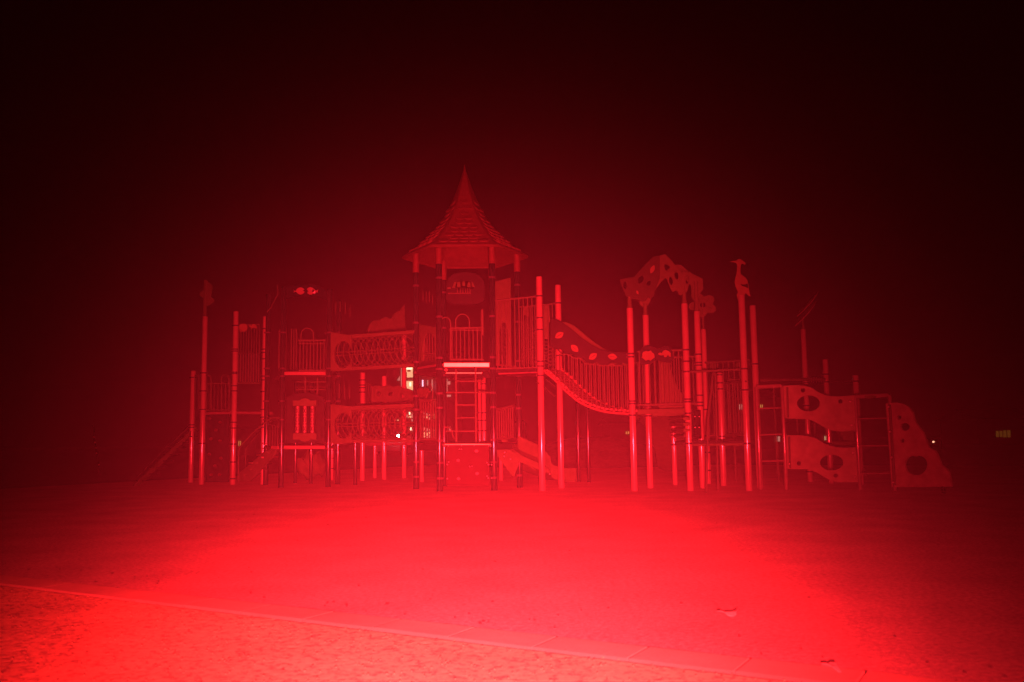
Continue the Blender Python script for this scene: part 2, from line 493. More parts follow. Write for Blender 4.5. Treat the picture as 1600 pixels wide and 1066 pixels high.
# 0 right, 1 back right, 2 back left, 3 left, 4 front left, 5 front right
tower = thing('play_tower', 'tall hexagonal play tower under the flared pointed roof', 'play tower', TC)
zs_leg = 4.48
for k, p in enumerate(hexp):
    po = MB().cyl((p.x, p.y, -.05), (p.x, p.y, zs_leg), POST_R, 20).build('post', DARK, tower, smooth=True)
    MB().cyl((p.x, p.y, zs_leg + .001), (p.x, p.y, 4.93 if k in (4, 5) else 4.9), .07, 20).build('roof_leg', ROOF, tower, smooth=True)
    for z in (4.2, 3.42, 2.6, 2.38, 1.9, 1.62, .98, .55, .25):
        if k in (1, 2) and z < 2.3: continue
        MB().cyl((p.x, p.y, z - .02), (p.x, p.y, z + .02), POST_R + .007, 18).box((p.x + (.045 if k in (4, 3) else -.045), p.y - .045, z), .03, .03, .03).build('clamp', CLAMP, po, smooth=True)
# roof
RC_ = TC + Vector((-.025, 0, 0))
prof = [(6.70, .012), (6.62, .045), (6.50, .085), (6.31, .150), (6.12, .225), (5.94, .305), (5.80, .375), (5.69, .440), (5.56, .525), (5.44, .620), (5.32, .73), (5.20, .855), (5.07, .99), (4.95, 1.13), (4.87, 1.265), (4.83, 1.335), (4.79, 1.325)]
def hexring(r, z, rr=.93):
    TC = RC_
    """hexagon with slightly rounded corners"""
    out = []
    for k in range(6):
        a = Vector((math.cos(R(60 * k + 1.5)), math.sin(R(60 * k + 1.5)), 0)) * r
        b = Vector((math.cos(R(60 * k + 61.5)), math.sin(R(60 * k + 61.5)), 0)) * r
        pv = Vector((math.cos(R(60 * k - 58.5)), math.sin(R(60 * k - 58.5)), 0)) * r
        e = .06
        out += [TC + a + (pv - a) * e + Vector((0, 0, z)), TC + a * .985 + Vector((0, 0, z)), TC + a + (b - a) * e + Vector((0, 0, z)), TC + (a + b) / 2 + Vector((0, 0, z))]
    return out
rings = [hexring(r, z) for z, r in prof]
inner = [hexring(max(r - .035, .004), z - .03) for z, r in prof[:-1]][::-1]
allr = rings + inner
mb = MB(); n = 24
mb.v = [p for rg in allr for p in rg]
for i in range(len(allr) - 1):
    for k in range(n):
        mb.f.append((i * n + k, i * n + (k + 1) % n, (i + 1) * n + (k + 1) % n, (i + 1) * n + k))
mb.f.append(tuple(range(n)))
roof = mb.build('roof', ROOF, tower, smooth=True)
rim = MB().tube(hexring(1.322, 4.80), .026, 8, closed=True).build('eave_rim', ROOF, roof, smooth=True)
MB().cyl(RC_ + Vector((0, 0, 6.66)), RC_ + Vector((0, 0, 6.80)), .030, 12, .006).build('finial', ROOF, roof, smooth=True)
def prof_r(z):
    for (z0, r0), (z1, r1) in zip(prof, prof[1:]):
        if z0 >= z >= z1: return r0 + (r1 - r0) * (z0 - z) / (z0 - z1)
    return prof[-1][1]
row_z = [4.885 + .078 * i + .0035 * i * i for i in range(10)]
for fcn in range(6):
    a0 = R(60 * fcn + 1.5); a1 = R(60 * fcn + 61.5)
    d0 = Vector((math.cos(a0), math.sin(a0), 0)); d1 = Vector((math.cos(a1), math.sin(a1), 0))
    side = (d1 - d0).normalized(); out = ((d0 + d1) / 2)
    for ri, z in enumerate(row_z):
        r = prof_r(z); L = r
        tw = .20 - .004 * ri
        n = max(1, int((L * .86) / tw))
        if ri % 2 == 1 and n > 1: n -= 1
        zt = z + .105
        c_lo = RC_ + out * (prof_r(z) + .018) + Vector((0, 0, z)); c_hi = RC_ + out * (prof_r(zt) + .006) + Vector((0, 0, zt))
        dn = (c_lo - c_hi); ln = dn.length; dn.normalize(); nrm = side.cross(dn).normalized()
        if nrm.dot(out) < 0: nrm = -nrm
        for q in range(n):
            xc = (q - (n - 1) / 2) * tw
            hw = tw * .485
            pts = [(-hw, 0), (hw, 0), (hw, ln * .55)] + [(hw * math.cos(t), ln * .55 + ln * .45 * math.sin(t)) for t in (math.pi * .17, math.pi * .33, math.pi * .5, math.pi * .67, math.pi * .83)] + [(-hw, ln * .55)]
            m = MB(); N = len(pts)
            lo = [c_hi + side * (xc + x) + dn * y for x, y in pts]
            hi = [p + nrm * (.003 + .026 * (pt[1] / ln)) for p, pt in zip(lo, pts)]
            m.add(lo + hi, [tuple(range(N))[::-1], tuple(range(N, 2 * N))] + [(i, (i + 1) % N, N + (i + 1) % N, N + i) for i in range(N)])
            m.build('shingle', SHING, roof)
# decks
ZU = zat(hexp[4], 568) ; ZL = .92
deckslab(tower, hexp, ZU - .002, .05)
fr = wall(hexp[4], hexp[5], -.075)
fr0 = wall(hexp[4], hexp[5])
e = MB().plate(fr, [(693.5, 567.2), (764.5, 567.2), (764.5, 573.6), (693.5, 573.6)], th=.03).build('deck_edge', ALU, tower, bevel=.004)
lab(e, 'bright reflective edge of the upper deck')
for k in (3, 4, 5, 0, 2, 1):
    a, b = hexp[k], hexp[(k + 1) % 6]
    MB().bar(a.lerp(b, .06) + Vector((0, 0, ZU - .11)), a.lerp(b, .94) + Vector((0, 0, ZU - .11)), .05, .12).build('deck_beam', DARKP, tower, bevel=.004)
    if k != 4: MB().bar(a.lerp(b, .06) + Vector((0, 0, ZL - .07)), a.lerp(b, .94) + Vector((0, 0, ZL - .07)), .05, .13).build('deck_beam', DARKP, tower, bevel=.004)
deckslab(tower, [hexp[k] for k in (0, 1, 2, 3, 4, 5)], ZL, .05)
# upper front rail with arched hoop
railing(tower, fr0, 703, 756, (513, 512), (562, 562), 8)
MB().tube([fr0(701, 516), fr0(757, 516)], .013, 8).build('mid_rail', RAIL, tower, smooth=True)
hoop(tower, fr0, 712, 733.5, 491, 514); hoop(tower, fr0, 688, 704, 496, 560)
vbar(MB(), fr0, 753.5, 484, 524, .03, 12).build('grip_post', RAIL, tower, smooth=True)
# upper arched window panel, dark, with lighter petals
mp = wall(hexp[2], hexp[1], -.05)
fan = MB().plate(wall(hexp[4], hexp[5], .25), [(697, 470), (697, 442), (703, 432), (712, 427), (726, 425), (742, 427), (752, 433), (757, 443), (757, 470), (745, 476), (708, 476)],
                 [ell(726, 447, 15, 8, 16)], .03).build('arch_panel', DARKP, tower, bevel=.003)
lab(fan, 'dark arched panel under the roof with a fan of pale petals')
fp = wall(hexp[4], hexp[5], .22)
for (x0, y0, x1, y1, x2, y2, x3, y3) in [(706.5, 450, 710, 441, 713, 441, 711, 450), (714, 449, 714.5, 441, 719, 441, 719.5, 449), (722, 447, 722.5, 440, 726.5, 440, 727, 447), (729.5, 449, 731, 441.5, 735, 441.5, 735, 449), (737, 448, 737, 441.5, 739, 442, 742, 449)]:
    MB().plate(fp, [(x0, y0), (x1, y1), (x2, y2), (x3, y3)], th=.02).build('petal', GREENP, fan)
for x in (715, 719.5, 723.5, 727.5, 731, 734.5):
    vbar(MB(), fp, x, 451, 458, .012).build('spindle', RAIL, fan, smooth=True)
MB().tube([fp(700, 458.5), fp(736, 458.5)], .013).build('spindle_rail', RAIL, fan, smooth=True)
MB().tube([fp(699, 450.3), fp(704, 450.3)], .02).build('spindle_rail', RAIL, fan, smooth=True)
# left side panels of the tower
lf = wall(hexp[3], hexp[4])
def archpanel(root, f, x0, x1, yt0, yt1, yb, cx, cy, rx, ry, m=None, name='arch_panel', bars=5):
    hole = [(cx - rx, cy + ry * .8)] + [(cx - rx * math.cos(math.pi * k / 12), cy - ry * math.sin(math.pi * k / 12)) for k in range(13)] + [(cx + rx, cy + ry * .8)]
    o = MB().plate(f, [(x0, yt0), (x1, yt1), (x1, yb), (x0, yb)], [hole], .03).build(name, m or OLIVE, root, bevel=.003)
    for k in range(bars):
        x = cx - rx + 2 * rx * (k + .5) / bars
        vbar(MB(), f, x, cy - ry * math.sqrt(max(0, 1 - ((x - cx) / rx) ** 2)), cy + ry * .8, .008).build('slat', RAIL, o, smooth=True)
    MB().tube([f(cx - rx, cy + ry * .3), f(cx + rx, cy + ry * .3)], .008).build('slat', RAIL, o, smooth=True)
    return o
archpanel(tower, lf, 656.5, 685, 507, 512, 564, 671.5, 545, 10.5, 25, GREENP)
for x in (658, 662, 667, 672, 677, 682):
    pass
railing(tower, lf, 655.5, 687, (625, 626), (686, 688), 8)
em = MB().plate(lf, [(653, 616), (652, 611), (655, 607), (659, 606), (663, 609), (665, 606), (669, 608), (673, 610), (671, 614), (668, 616), (667, 621), (664, 622), (662, 617), (658, 621), (655, 620)], th=.03).build('animal_plaque', OLIVE, tower)
lab(em, 'small animal shaped plaque on the lower side railing')
for (x, y0, y1) in ((661, 455, 470), (666, 456, 474), (671, 456, 472), (676, 462, 476)):
    vbar(MB(), lf, x, y0, y1, .007).build('window_spindle', RAIL, tower, smooth=True)
# right side: lower rail
rf = wall(hexp[5], hexp[0])
railing(tower, rf, 775, 803, (640, 634), (686, 684), 8)
# ladder up the front
ladder = []
lfp = wall(hexp[4], hexp[5], -.02)
r1 = vbar(MB(), lfp, 712.8, 577, 691, .022, 12).build('ladder_rail', RAIL, tower, smooth=True)
r2 = vbar(MB(), lfp, 743.5, 575, 691, .022, 12).build('ladder_rail', RAIL, tower, smooth=True)
for (x0, x1, y, m) in ((697, 753, 583, ALU), (703, 754, 592, DARKP), (711, 757, 596, RAIL), (697, 765, 613.5, RAIL), (712, 744, 633, RAIL), (712, 744, 653, RAIL), (697, 744, 674, RAIL)):
    MB().tube([lfp(x0, y), lfp(x1, y)], .016 if m != ALU else .019, 10).build('ladder_rung', m, tower, smooth=True)
q = fr(697, 578)
MB().sphere(q, .035, 12, 8, (1, .5, 1)).build('end_cap', TAN, tower, smooth=True)
# side loop at the ladder foot
MB().tube([lfp(*p) for p in curve([(695, 668), (702, 668), (706, 674), (708, 682), (713, 689)])], .014).build('grab_loop', RAIL, tower, smooth=True)
MB().tube([lfp(*p) for p in curve([(668, 636), (675, 625), (676, 612), (673, 600)])], .008).build('grab_loop', RAIL, tower, smooth=True)
# climbing panel under the lower deck
cp = MB().plate(fr, [(696.5, 697), (764, 697), (764.5, 759), (697, 759)], th=.03).build('climbing_panel', REDP, tower, bevel=.004)
frm = MB().tube([fr(694.8, 698.5), fr(694.8, 694.4), fr(766.6, 694.2), fr(766.8, 698.5)], .016, 10).build('panel_frame', ALU, tower, smooth=True)
fh = wall(hexp[4], hexp[5], -.11)
for (x, y, rx) in ((744.5, 705, 3), (716, 719.5, 2.7), (745.5, 740, 3), (716.5, 748, 2.8)):
    MB().plate(fh, ell(x, y, rx, 2.3, 12), th=.05).build('hand_hold', GREY, cp, bevel=.008)
bolts(cp, wall(hexp[4], hexp[5], -.09), [(700.5, 696.5), (721, 696), (741, 696), (764, 696.5), (718, 702), (721, 702), (734, 729), (737.5, 728.5), (699, 726), (701, 722), (699, 748), (763, 726), (761, 723), (768, 726), (763, 747), (768, 747), (761, 744)], .012)
# wide rear posts seen behind the ladder
rb = G(757, 754.5)
post(tower, rb, 584, TAN, .05, (600, 612, 645, 657, 673))
post(tower, rb + Vector((-.10, .06, 0)), 584, TAN, .034, (645, 657, 673))

# ================================================================== WALKWAY TO THE RIGHT OF THE TOWER, POSTS A AND B
A = G(847.5, 767.2); B = G(877.3, 763.2)
wk = thing('walkway_platform', 'high walkway with barred rail between the roofed tower and two tallest pale posts', 'platform', A.lerp(B, .5))
post(wk, A, 433, clamps=(463, 497, 515.5, 565, 572.5, 587))
post(wk, B, 446, clamps=(474, 556, 580))
zW = zat(A, 578)
deckslab(wk, [hexp[5] + Vector((.10, .02, 0)), A, B, hexp[0] + Vector((.09, .05, 0))], zW, .06)
f1 = wall(hexp[5], A)
railing(wk, f1, 774, 842, (470, 463), (576.5, 574), 10, r=.012)
f1b = wall(hexp[5] + Vector((0, .45, 0)), A + Vector((0, .0, 0)))
tp = MB().plate(f1b, [(771.5, 441), (797.5, 434.5), (797.5, 572), (771.5, 574)],
                [[(780.5, 571), (780.5, 515), (782.5, 508), (785.5, 504.5), (789, 505), (792, 509), (793.8, 516), (793.8, 571)]], .035).build('tall_panel', OLIVE, wk, bevel=.003)
lab(tp, 'tall plain panel with an arched lattice opening')
for k in range(9):
    y = 512 + k * 7.4
    MB().tube([f1b(780.5, y - 3), f1b(793.8, y + 4)], .007, 6).build('lattice_bar', RAIL, tp, smooth=True)
for x in (784, 787.5, 791):
    vbar(MB(), f1b, x, 507, 571, .005, 6).build('lattice_bar', RAIL, tp, smooth=True)
# rope net behind the rail and rear rail
Br = B + Vector((-.1, .35, 0))
fn = wall(hexp[0] + Vector((.05, .0, 0)), Br)
def reg1(x, y):
    return 808 < x < 876 and y > 487 + (x - 807) * .95 - (6 if x < 815 else 0) and y < 568 + (x - 807) * .1
lattice(wk, fn, reg1, 808, 874, 470, 600, 5.5, RAIL, .006, name='net')
railing(wk, wall(hexp[0], B), 812, 874, (480, 474), (578, 577), 9, r=.010, rr=.016)
MB().plate(wall(hexp[0], B, .12), [(820, 480), (826, 480), (827, 495), (819, 492)], th=.03).build('infill_panel', OLIVE, wk)
MB().plate(wall(hexp[0], B, .12), [(851, 478), (858, 476), (860, 502), (857, 506), (858, 530), (850, 530)], th=.03).build('infill_panel', OLIVE, wk)
MB().plate(f1, [(775, 578), (842, 576), (842, 581), (775, 583)], th=.05).build('deck_beam', DARKP, wk, bevel=.004)
for px, py in ((904.7, 752.8), (920.3, 753.7)):
    post(wk, G(px, py), 612, DARK, .045)
lab(MB().tube([wall(A, B)(838, 596), wall(A, B)(868, 620)], .012).tube([wall(A, B, .3)(852, 592), wall(A, B, .3)(876, 612)], .012).build('brace', RAIL, wk, smooth=True), 'slanting brace below the walkway')

# ================================================================== SUSPENSION BRIDGE
C1 = G(991.5, 767.3); D1 = G(1016.3, 762.8); C2 = G(1079, 767); D2 = G(1098.3, 763)
br = thing('arched_bridge', 'sagging slatted bridge with leaf-studded side panels', 'bridge', A.lerp(C1, .5))
bf = wall(A, C1, .06); bb = wall(B, D1, -.05)
dk = curve([(852, 577), (868, 590), (888, 610), (912, 627), (945, 638.5), (986, 642)], 6)
def dky(x):
    for (x0, y0), (x1, y1) in zip(dk, dk[1:]):
        if x0 <= x <= x1: return y0 + (y1 - y0) * (x - x0) / (x1 - x0)
    return dk[0][1] if x < dk[0][0] else dk[-1][1]
# treads between the front and rear strings
PF = [bf(x, y) for x, y in dk]
Lb = [0]
for a, b in zip(PF, PF[1:]): Lb.append(Lb[-1] + (b - a).length)
def along(t):
    for i in range(len(Lb) - 1):
        if Lb[i] <= t <= Lb[i + 1]:
            u = (t - Lb[i]) / (Lb[i + 1] - Lb[i]); return PF[i].lerp(PF[i + 1], u), (PF[i + 1] - PF[i]).normalized()
    return PF[-1], (PF[-1] - PF[-2]).normalized()
cross = ((B - A) + (D1 - C1)) / 2
t = .05; tr = random.Random(9)
while t < Lb[-1] - .03:
    p, d = along(t)
    up = d.cross(Vector((cross.x, cross.y, 0)).normalized()); up = up if up.z > 0 else -up
    c = p + Vector((cross.x, cross.y, 0)) * .5 + up * tr.uniform(-.006, .006)
    sd = Vector((cross.x, cross.y, 0)).normalized(); L = cross.length * .97
    vs = [c + d * (i * .034) + sd * (j * L / 2) + up * (k * .022) for i in (-1, 1) for j in (-1, 1) for k in (-1, 1)]
    MB().add(vs, [(0, 1, 3, 2), (4, 6, 7, 5), (0, 4, 5, 1), (2, 3, 7, 6), (0, 2, 6, 4), (1, 5, 7, 3)]).build('tread', ROPE, br, bevel=.005)
    t += .082
for f, dx, dyy in ((bf, 0, 0), (bb, 26, -3.0)):
    st = MB().tube([f(x + dx, y + dyy + 5) for x, y in dk], .024, 8).build('string_rail', ROPE, br, smooth=True)
    for x, y in dk[::2]:
        q = f(x + dx, y + dyy + 2.5)
        MB().sphere(q - f.n * .03, .028, 8, 6).build('link', ROPE, st, smooth=True)
leaf_out = crop(830, 420, 4.443, [(135, 340), (175, 350), (215, 370), (280, 420), (350, 480), (420, 528), (480, 558), (540, 575), (600, 580), (668, 582), (670, 660), (640, 655), (615, 668), (585, 655), (560, 650), (520, 668), (485, 668), (455, 650), (425, 658), (385, 652), (355, 618), (320, 615), (290, 595), (265, 588), (230, 590), (205, 560), (180, 560), (150, 548), (135, 535)])
sp = MB().plate(bf, leaf_out, th=.035).build('leaf_panel', DARKP, br, bevel=.004)
lab(sp, 'scalloped front side panel carrying four pale leaves')
bfl = wall(A, C1, .02)
for (x, y, rt_) in ((874, 524, -.55), (898, 544.5, .75), (926.5, 557, -.6), (957, 557.5, .15)):
    lf_ = MB().plate(bfl, leafshape(x, y, 7.6, 4.8, rt_), th=.03).build('leaf', LEAFM, sp, bevel=.004)
    MB().plate(wall(A, C1, -.0), leafshape(x, y, 5.6, .5, rt_), th=.012).build('leaf_vein', GREENP, sp)
lab(MB().plate(bb, [(x * .93 + 80.5, (y - 683) * .952 + 680.5) for x, y in leaf_out], th=.035).build('leaf_panel', GREENP, br, bevel=.004), 'scalloped rear side panel')
def leafbot(x):
    ys = [y for xx, y in leaf_out[10:] if abs(xx - x) < 7]
    return (max(ys) if ys else 568) + 1
k = 0
for f, dx, off, x0, x1 in ((bf, 0, 0, 868, 985), (bb, 0, -4, 893, 1010)):
    tr_ = MB().tube([f(x, (leafbot(x - (24 if off else 0)) if x - (24 if off else 0) < 982 else 568) + off) for x in range(int(x0) + 4, int(x1) - 6, 6)], .014).build('hand_rail', RAIL, br, smooth=True)
    x = x0
    while x < x1:
        xx = x - (24 if off else 0)
        vbar(MB(), f, x, leafbot(min(xx, 980)) + off, dky(xx) + off * .6, .012).build('baluster', RAIL, tr_, smooth=True)
        x += 7.0

# ================================================================== LEAF-CANOPY PLATFORM
cpf = thing('leaf_canopy_platform', 'square platform on four pale posts under the pointed leaf arches', 'platform', (C1 + D1 + C2 + D2) / 4)
zD = zat(C1, 640)
post(cpf, C1, 482, clamps=(553, 558, 627, 631, 649)); post(cpf, D1, 493, clamps=(636, 650))
post(cpf, C2, 475, clamps=(547, 565, 581, 624, 628, 646, 693)); post(cpf, D2, 487, clamps=(554, 567, 571, 618, 629, 634))
deckslab(cpf, [C1, C2, D2, D1], zD, .05)
ff = wall(C1, C2)
MB().plate(wall(C1, C2, -.02), [(996, 640), (1073, 638), (1073, 645), (996, 648)], th=.04).build('deck_beam', GREENP, cpf, bevel=.004)
MB().plate(wall(D1, D2, -.02), [(1019, 645), (1095, 643), (1095, 649), (1019, 651)], th=.04).build('deck_beam', GREENP, cpf, bevel=.004)
railing(cpf, ff, 996, 1073, (550, 547), (633, 631), 10)
railing(cpf, wall(D1, D2), 1020, 1096, (560, 557), (634, 631), 9)
pq = MB().plate(wall(C1, C2, -.03), [(1000, 570), (1000, 548), (1006, 541.5), (1014, 540), (1024, 544), (1030, 545), (1040, 541), (1047, 543), (1051, 550), (1053, 560), (1048, 567), (1038, 566), (1026, 562), (1018, 568), (1008, 570)], th=.03).build('animal_panel', DARKP, cpf, bevel=.003)
lab(pq, 'dark plaque with two pale animal shapes')
fq = wall(C1, C2, -.07)
a1 = [(1012.7 + (10 + 1.2 * math.sin(k * 2.1)) * math.cos(k * math.pi / 8), 556 + (7.6 + 1.3 * math.cos(k * 2.4)) * math.sin(k * math.pi / 8)) for k in range(16)]
a2 = [(1028, 553), (1031, 551), (1034, 552), (1036, 548.5), (1040, 547), (1045, 549), (1048, 552), (1048, 558), (1045, 557), (1044, 554.5), (1041, 558), (1038, 558), (1037, 555), (1033, 555.5), (1030, 555)]
MB().plate(fq, a1, th=.03).build('turtle_shape', LEAFM, pq, bevel=.004)
MB().plate(fq, a2, th=.03).build('lizard_shape', LEAFM, pq, bevel=.004)
# the arches
arch = crop(940, 380, 5.923, [(168, 340), (230, 325), (300, 315), (345, 265), (400, 205), (450, 155), (490, 120), (535, 118), (590, 105), (640, 155), (690, 215), (735, 270), (825, 268), (818, 330), (805, 400), (790, 455), (765, 450), (750, 470), (735, 485), (715, 480), (705, 450), (680, 440), (660, 455), (640, 430), (620, 380), (600, 330), (570, 315), (540, 320), (520, 370), (500, 430), (480, 500), (450, 520), (430, 500), (410, 530), (380, 540), (340, 530), (300, 520), (240, 508), (215, 470), (190, 410)])
ah = [crop(940, 380, 5.923, h) for h in (leafshape(608, 232, 42, 24, 1.0), leafshape(692, 300, 44, 18, 1.4), leafshape(641, 352, 42, 18, 1.4), leafshape(793, 345, 42, 15, 1.65), leafshape(362, 340, 40, 24, -1.1), leafshape(216, 395, 38, 17, 1.45), leafshape(436, 374, 26, 15, -.9))]
fa = wall(C1, C2, -.01)
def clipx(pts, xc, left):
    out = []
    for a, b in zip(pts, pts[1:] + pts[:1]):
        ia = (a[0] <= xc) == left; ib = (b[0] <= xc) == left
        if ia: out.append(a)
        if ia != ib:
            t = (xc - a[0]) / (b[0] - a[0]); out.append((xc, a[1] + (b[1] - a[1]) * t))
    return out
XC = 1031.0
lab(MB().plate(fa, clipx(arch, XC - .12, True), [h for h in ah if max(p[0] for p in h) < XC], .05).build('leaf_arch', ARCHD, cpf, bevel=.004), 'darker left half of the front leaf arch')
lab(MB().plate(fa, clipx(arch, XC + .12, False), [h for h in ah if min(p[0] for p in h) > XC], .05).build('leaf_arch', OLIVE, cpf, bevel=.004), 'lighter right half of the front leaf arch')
for q in (leafshape(1019.5, 421, 7, 3.2, -1.15), leafshape(996, 457, 3.2, 1.6, 1.2)):
    MB().plate(wall(C1, C2, -.05), q, th=.02).build('leaf', LEAFM, cpf)
ga = wall(D1, D2, .01)
lab(MB().plate(ga, [(1000, 462), (1010, 452), (1030, 432), (1053, 414), (1064, 414), (1078, 426), (1098, 436), (1099, 452), (1090, 464), (1084, 452), (1070, 436), (1058, 426), (1046, 430), (1034, 440), (1022, 456), (1015, 474), (1008, 483), (999, 476)], th=.05).build('leaf_arch', OLIVE, cpf, bevel=.006), 'slimmer rear leaf arch')
for p, y0, y1 in ((C1, 464, 482), (C2, 425, 475), (D1, 474, 493), (D2, 440, 487)):
    MB().cyl((p.x, p.y, zat(p, y1)), (p.x, p.y, zat(p, y0)), .040, 14).cyl((p.x, p.y, zat(p, y1)), (p.x, p.y, zat(p, y1 - 4)), .056, 14, .042).build('arch_stub', OLIVE, cpf, smooth=True)
MB().plate(ga, [(1079.5, 441), (1088.6, 441), (1089, 465), (1084, 470), (1080.5, 465)], th=.04).build('bracket_plate', GREENP, cpf)

# curved slide going down behind the canopy platform
sl2 = thing('slide', 'moulded slide standing behind the canopy platform', 'slide', G(1050, 752))
M0 = G(1049, 752)
fs_ = wall(D1, D2, .30)
MB().plate(fs_, [(1031, 572), (1036, 566), (1046, 568), (1052, 585), (1060, 606), (1067, 616), (1070, 640), (1031, 640)], th=.5).build('slide_hood', OLIVE, sl2, bevel=.03)
cur = [Vector((.0, .0, 0)) for _ in range(2)]
pts = curve([(2.75, 18.6, 1.45), (3.05, 19.1, 1.30), (3.35, 19.7, .95), (3.55, 20.3, .60), (3.7, 21.0, .32), (3.8, 21.6, .30)], 5)
vs = []; fs2 = []
prof2 = [(-.36, .22), (-.34, .02), (-.2, -.05), (.2, -.05), (.34, .02), (.36, .22), (.40, .22), (.38, -.02), (.22, -.10), (-.22, -.10), (-.38, -.02), (-.40, .22)]
for i, p in enumerate(pts):
    p = Vector(p); d = Vector(pts[min(i + 1, len(pts) - 1)]) - Vector(pts[max(i - 1, 0)]); sd = Vector((d.y, -d.x, 0)).normalized()
    for a, b in prof2: vs.append(p + sd * a + Vector((0, 0, b)))
for i in range(len(pts) - 1):
    for k in range(12):
        fs2.append((i * 12 + k, i * 12 + (k + 1) % 12, (i + 1) * 12 + (k + 1) % 12, (i + 1) * 12 + k))
MB().add(vs, fs2).build('chute', OLIVE, sl2, smooth=True)

# ================================================================== BIRD PLATFORM
E = G(1170.5, 767.2); H1 = G(1131, 759); Fp = G(1107.5, 756.2); M1 = G(1055, 758); E2 = G(1187.5, 762)
bp_ = thing('crane_bird_platform', 'low platform with pale posts, one topped by a long-beaked bird', 'platform', (E + H1 + M1) / 3)
post(bp_, E, 462, clamps=(576.5, 609.5, 693)); post(bp_, H1, 583, clamps=(586, 598.5, 608, 682, 687)); post(bp_, M1, 652, clamps=(676, 680, 695), r=.055)
post(bp_, Fp, 515, clamps=(640, 707, 735), r=.055)
post(bp_, E2, 478, clamps=(569,)).name
birdf = wall(C2, E, 0)
bird = crop(940, 380, 5.923, [(1185, 173), (1215, 165), (1250, 163), (1258, 152), (1272, 148), (1288, 152), (1300, 160), (1320, 175), (1335, 188), (1325, 203), (1310, 195), (1298, 190), (1290, 205), (1286, 240), (1286, 270), (1292, 292), (1312, 305), (1335, 322), (1352, 350), (1358, 380), (1364, 430), (1372, 470), (1378, 497), (1362, 488), (1348, 478), (1335, 462), (1325, 475), (1316, 508), (1308, 530), (1262, 530), (1255, 505), (1249, 480), (1262, 455), (1250, 430), (1238, 400), (1230, 360), (1238, 320), (1248, 285), (1252, 250), (1254, 210), (1248, 188), (1230, 181)])
bd = MB().plate(birdf, bird, [crop(940, 380, 5.923, [(1283, 373), (1300, 384), (1325, 384), (1348, 372), (1356, 392), (1356, 418), (1336, 408), (1318, 402), (1298, 396)]), crop(940, 380, 5.923, ell(1271, 168, 3.5, 4, 8))], .035).build('bird_figure', LEAFM, bp_, bevel=.006)
lab(bd, 'flat long-beaked crested bird on top of the post')
# flower finial on the slender rear post
ffl = wall(Fp - Vector((1, 0, 0)), Fp + Vector((1, 0, 0)), -.06)
flw = []
for k in range(60):
    t = 2 * math.pi * k / 60
    r = 15 + 7.5 * abs(math.sin(2.5 * t + .4))
    flw.append((1098 + r * math.cos(t), 477 + r * .86 * math.sin(t)))
fo = MB().plate(ffl, flw, [ell(1098, 477, 4.5, 4.2, 12)], .035).build('flower_figure', OLIVE, bp_, bevel=.005)
lab(fo, 'five petalled flower plate on the slender rear post')
for k in range(5):
    t = 2 * math.pi * (k + .3) / 5
    MB().plate(wall(Fp - Vector((1, 0, 0)), Fp + Vector((1, 0, 0)), -.09), leafshape(1098 + 12 * math.cos(t), 477 + 10.5 * math.sin(t), 5, 1, t), th=.012).build('petal_groove', GREENP, fo)
MB().cyl((Fp.x, Fp.y, zat(Fp, 516)), (Fp.x, Fp.y, zat(Fp, 470)), .022, 10).build('finial_stub', OLIVE, bp_, smooth=True)
ZP = zat(H1, 689)
deckslab(bp_, [M1, C2 + Vector((.08, .06, 0)), E + Vector((-.05, .05, 0)), E2 + Vector((-.06, .1, 0)), H1 + Vector((0, .1, 0))], ZP, .08, GREENP)
fe = wall(C2, E)
MB().plate(fe, [(1083, 689), (1166, 688), (1166, 692.5), (1083, 694)], th=.04).build('deck_beam', DARKP, bp_, bevel=.004)
MB().tube([fe(1072, 581.5), fe(1166, 577)], .020).build('hand_rail', RAIL, bp_, smooth=True)
fe2 = wall(G(1098, 757), E2)
railing(bp_, fe2, 1102, 1170, (567, 563), (681, 680), 8)
railing(bp_, wall(H1, E), 1134, 1166, (598, 596), (679, 679), 4)
for a_, b_ in ((1110, 1118), (1150, 1161)):
    MB().plate(wall(G(1098, 757), E2, .05), [(a_, 567), (b_, 566), (b_, 580), (a_, 580)], th=.03).build('infill_panel', GREENP, bp_)
MB().tube([fe2(1138, 594.5), fe2(1168, 594)], .03).build('mid_rail', RAIL, bp_, smooth=True)
# steps between the two decks
for k in range(4):
    y = 652 + k * 9
    q0 = wall(C2, M1)(1050, y); 
    MB().plate(wall(M1, C2, .25 - .1 * k), [(1049 + k * 2, y), (1073, y), (1073, y + 4.5), (1049 + k * 2, y + 5)], th=.12).build('step', OLIVE, bp_, bevel=.006)
mpn = MB().plate(wall(C2, D2), [(1081, 640), (1094, 641), (1096, 686), (1082, 686)], th=.05).build('dark_infill_panel', DARK, bp_)
bolts(mpn, wall(C2, D2, -.03), [(1083.5, 651), (1090, 651), (1084, 668), (1090, 668)], .014)
# slanted poles
fsp = wall(G(1103, 771), G(1122, 766))
MB().tube([fsp(1114.5, 583), fsp(1106, 660), fsp(1103.5, 771)], .020).build('climbing_pole', RAIL, bp_, smooth=True)
MB().tube([fsp(1117.5, 583), fsp(1120, 680), fsp(1122, 766)], .018).build('climbing_pole', RAIL, bp_, smooth=True)
for y in (612, 640):
    pass

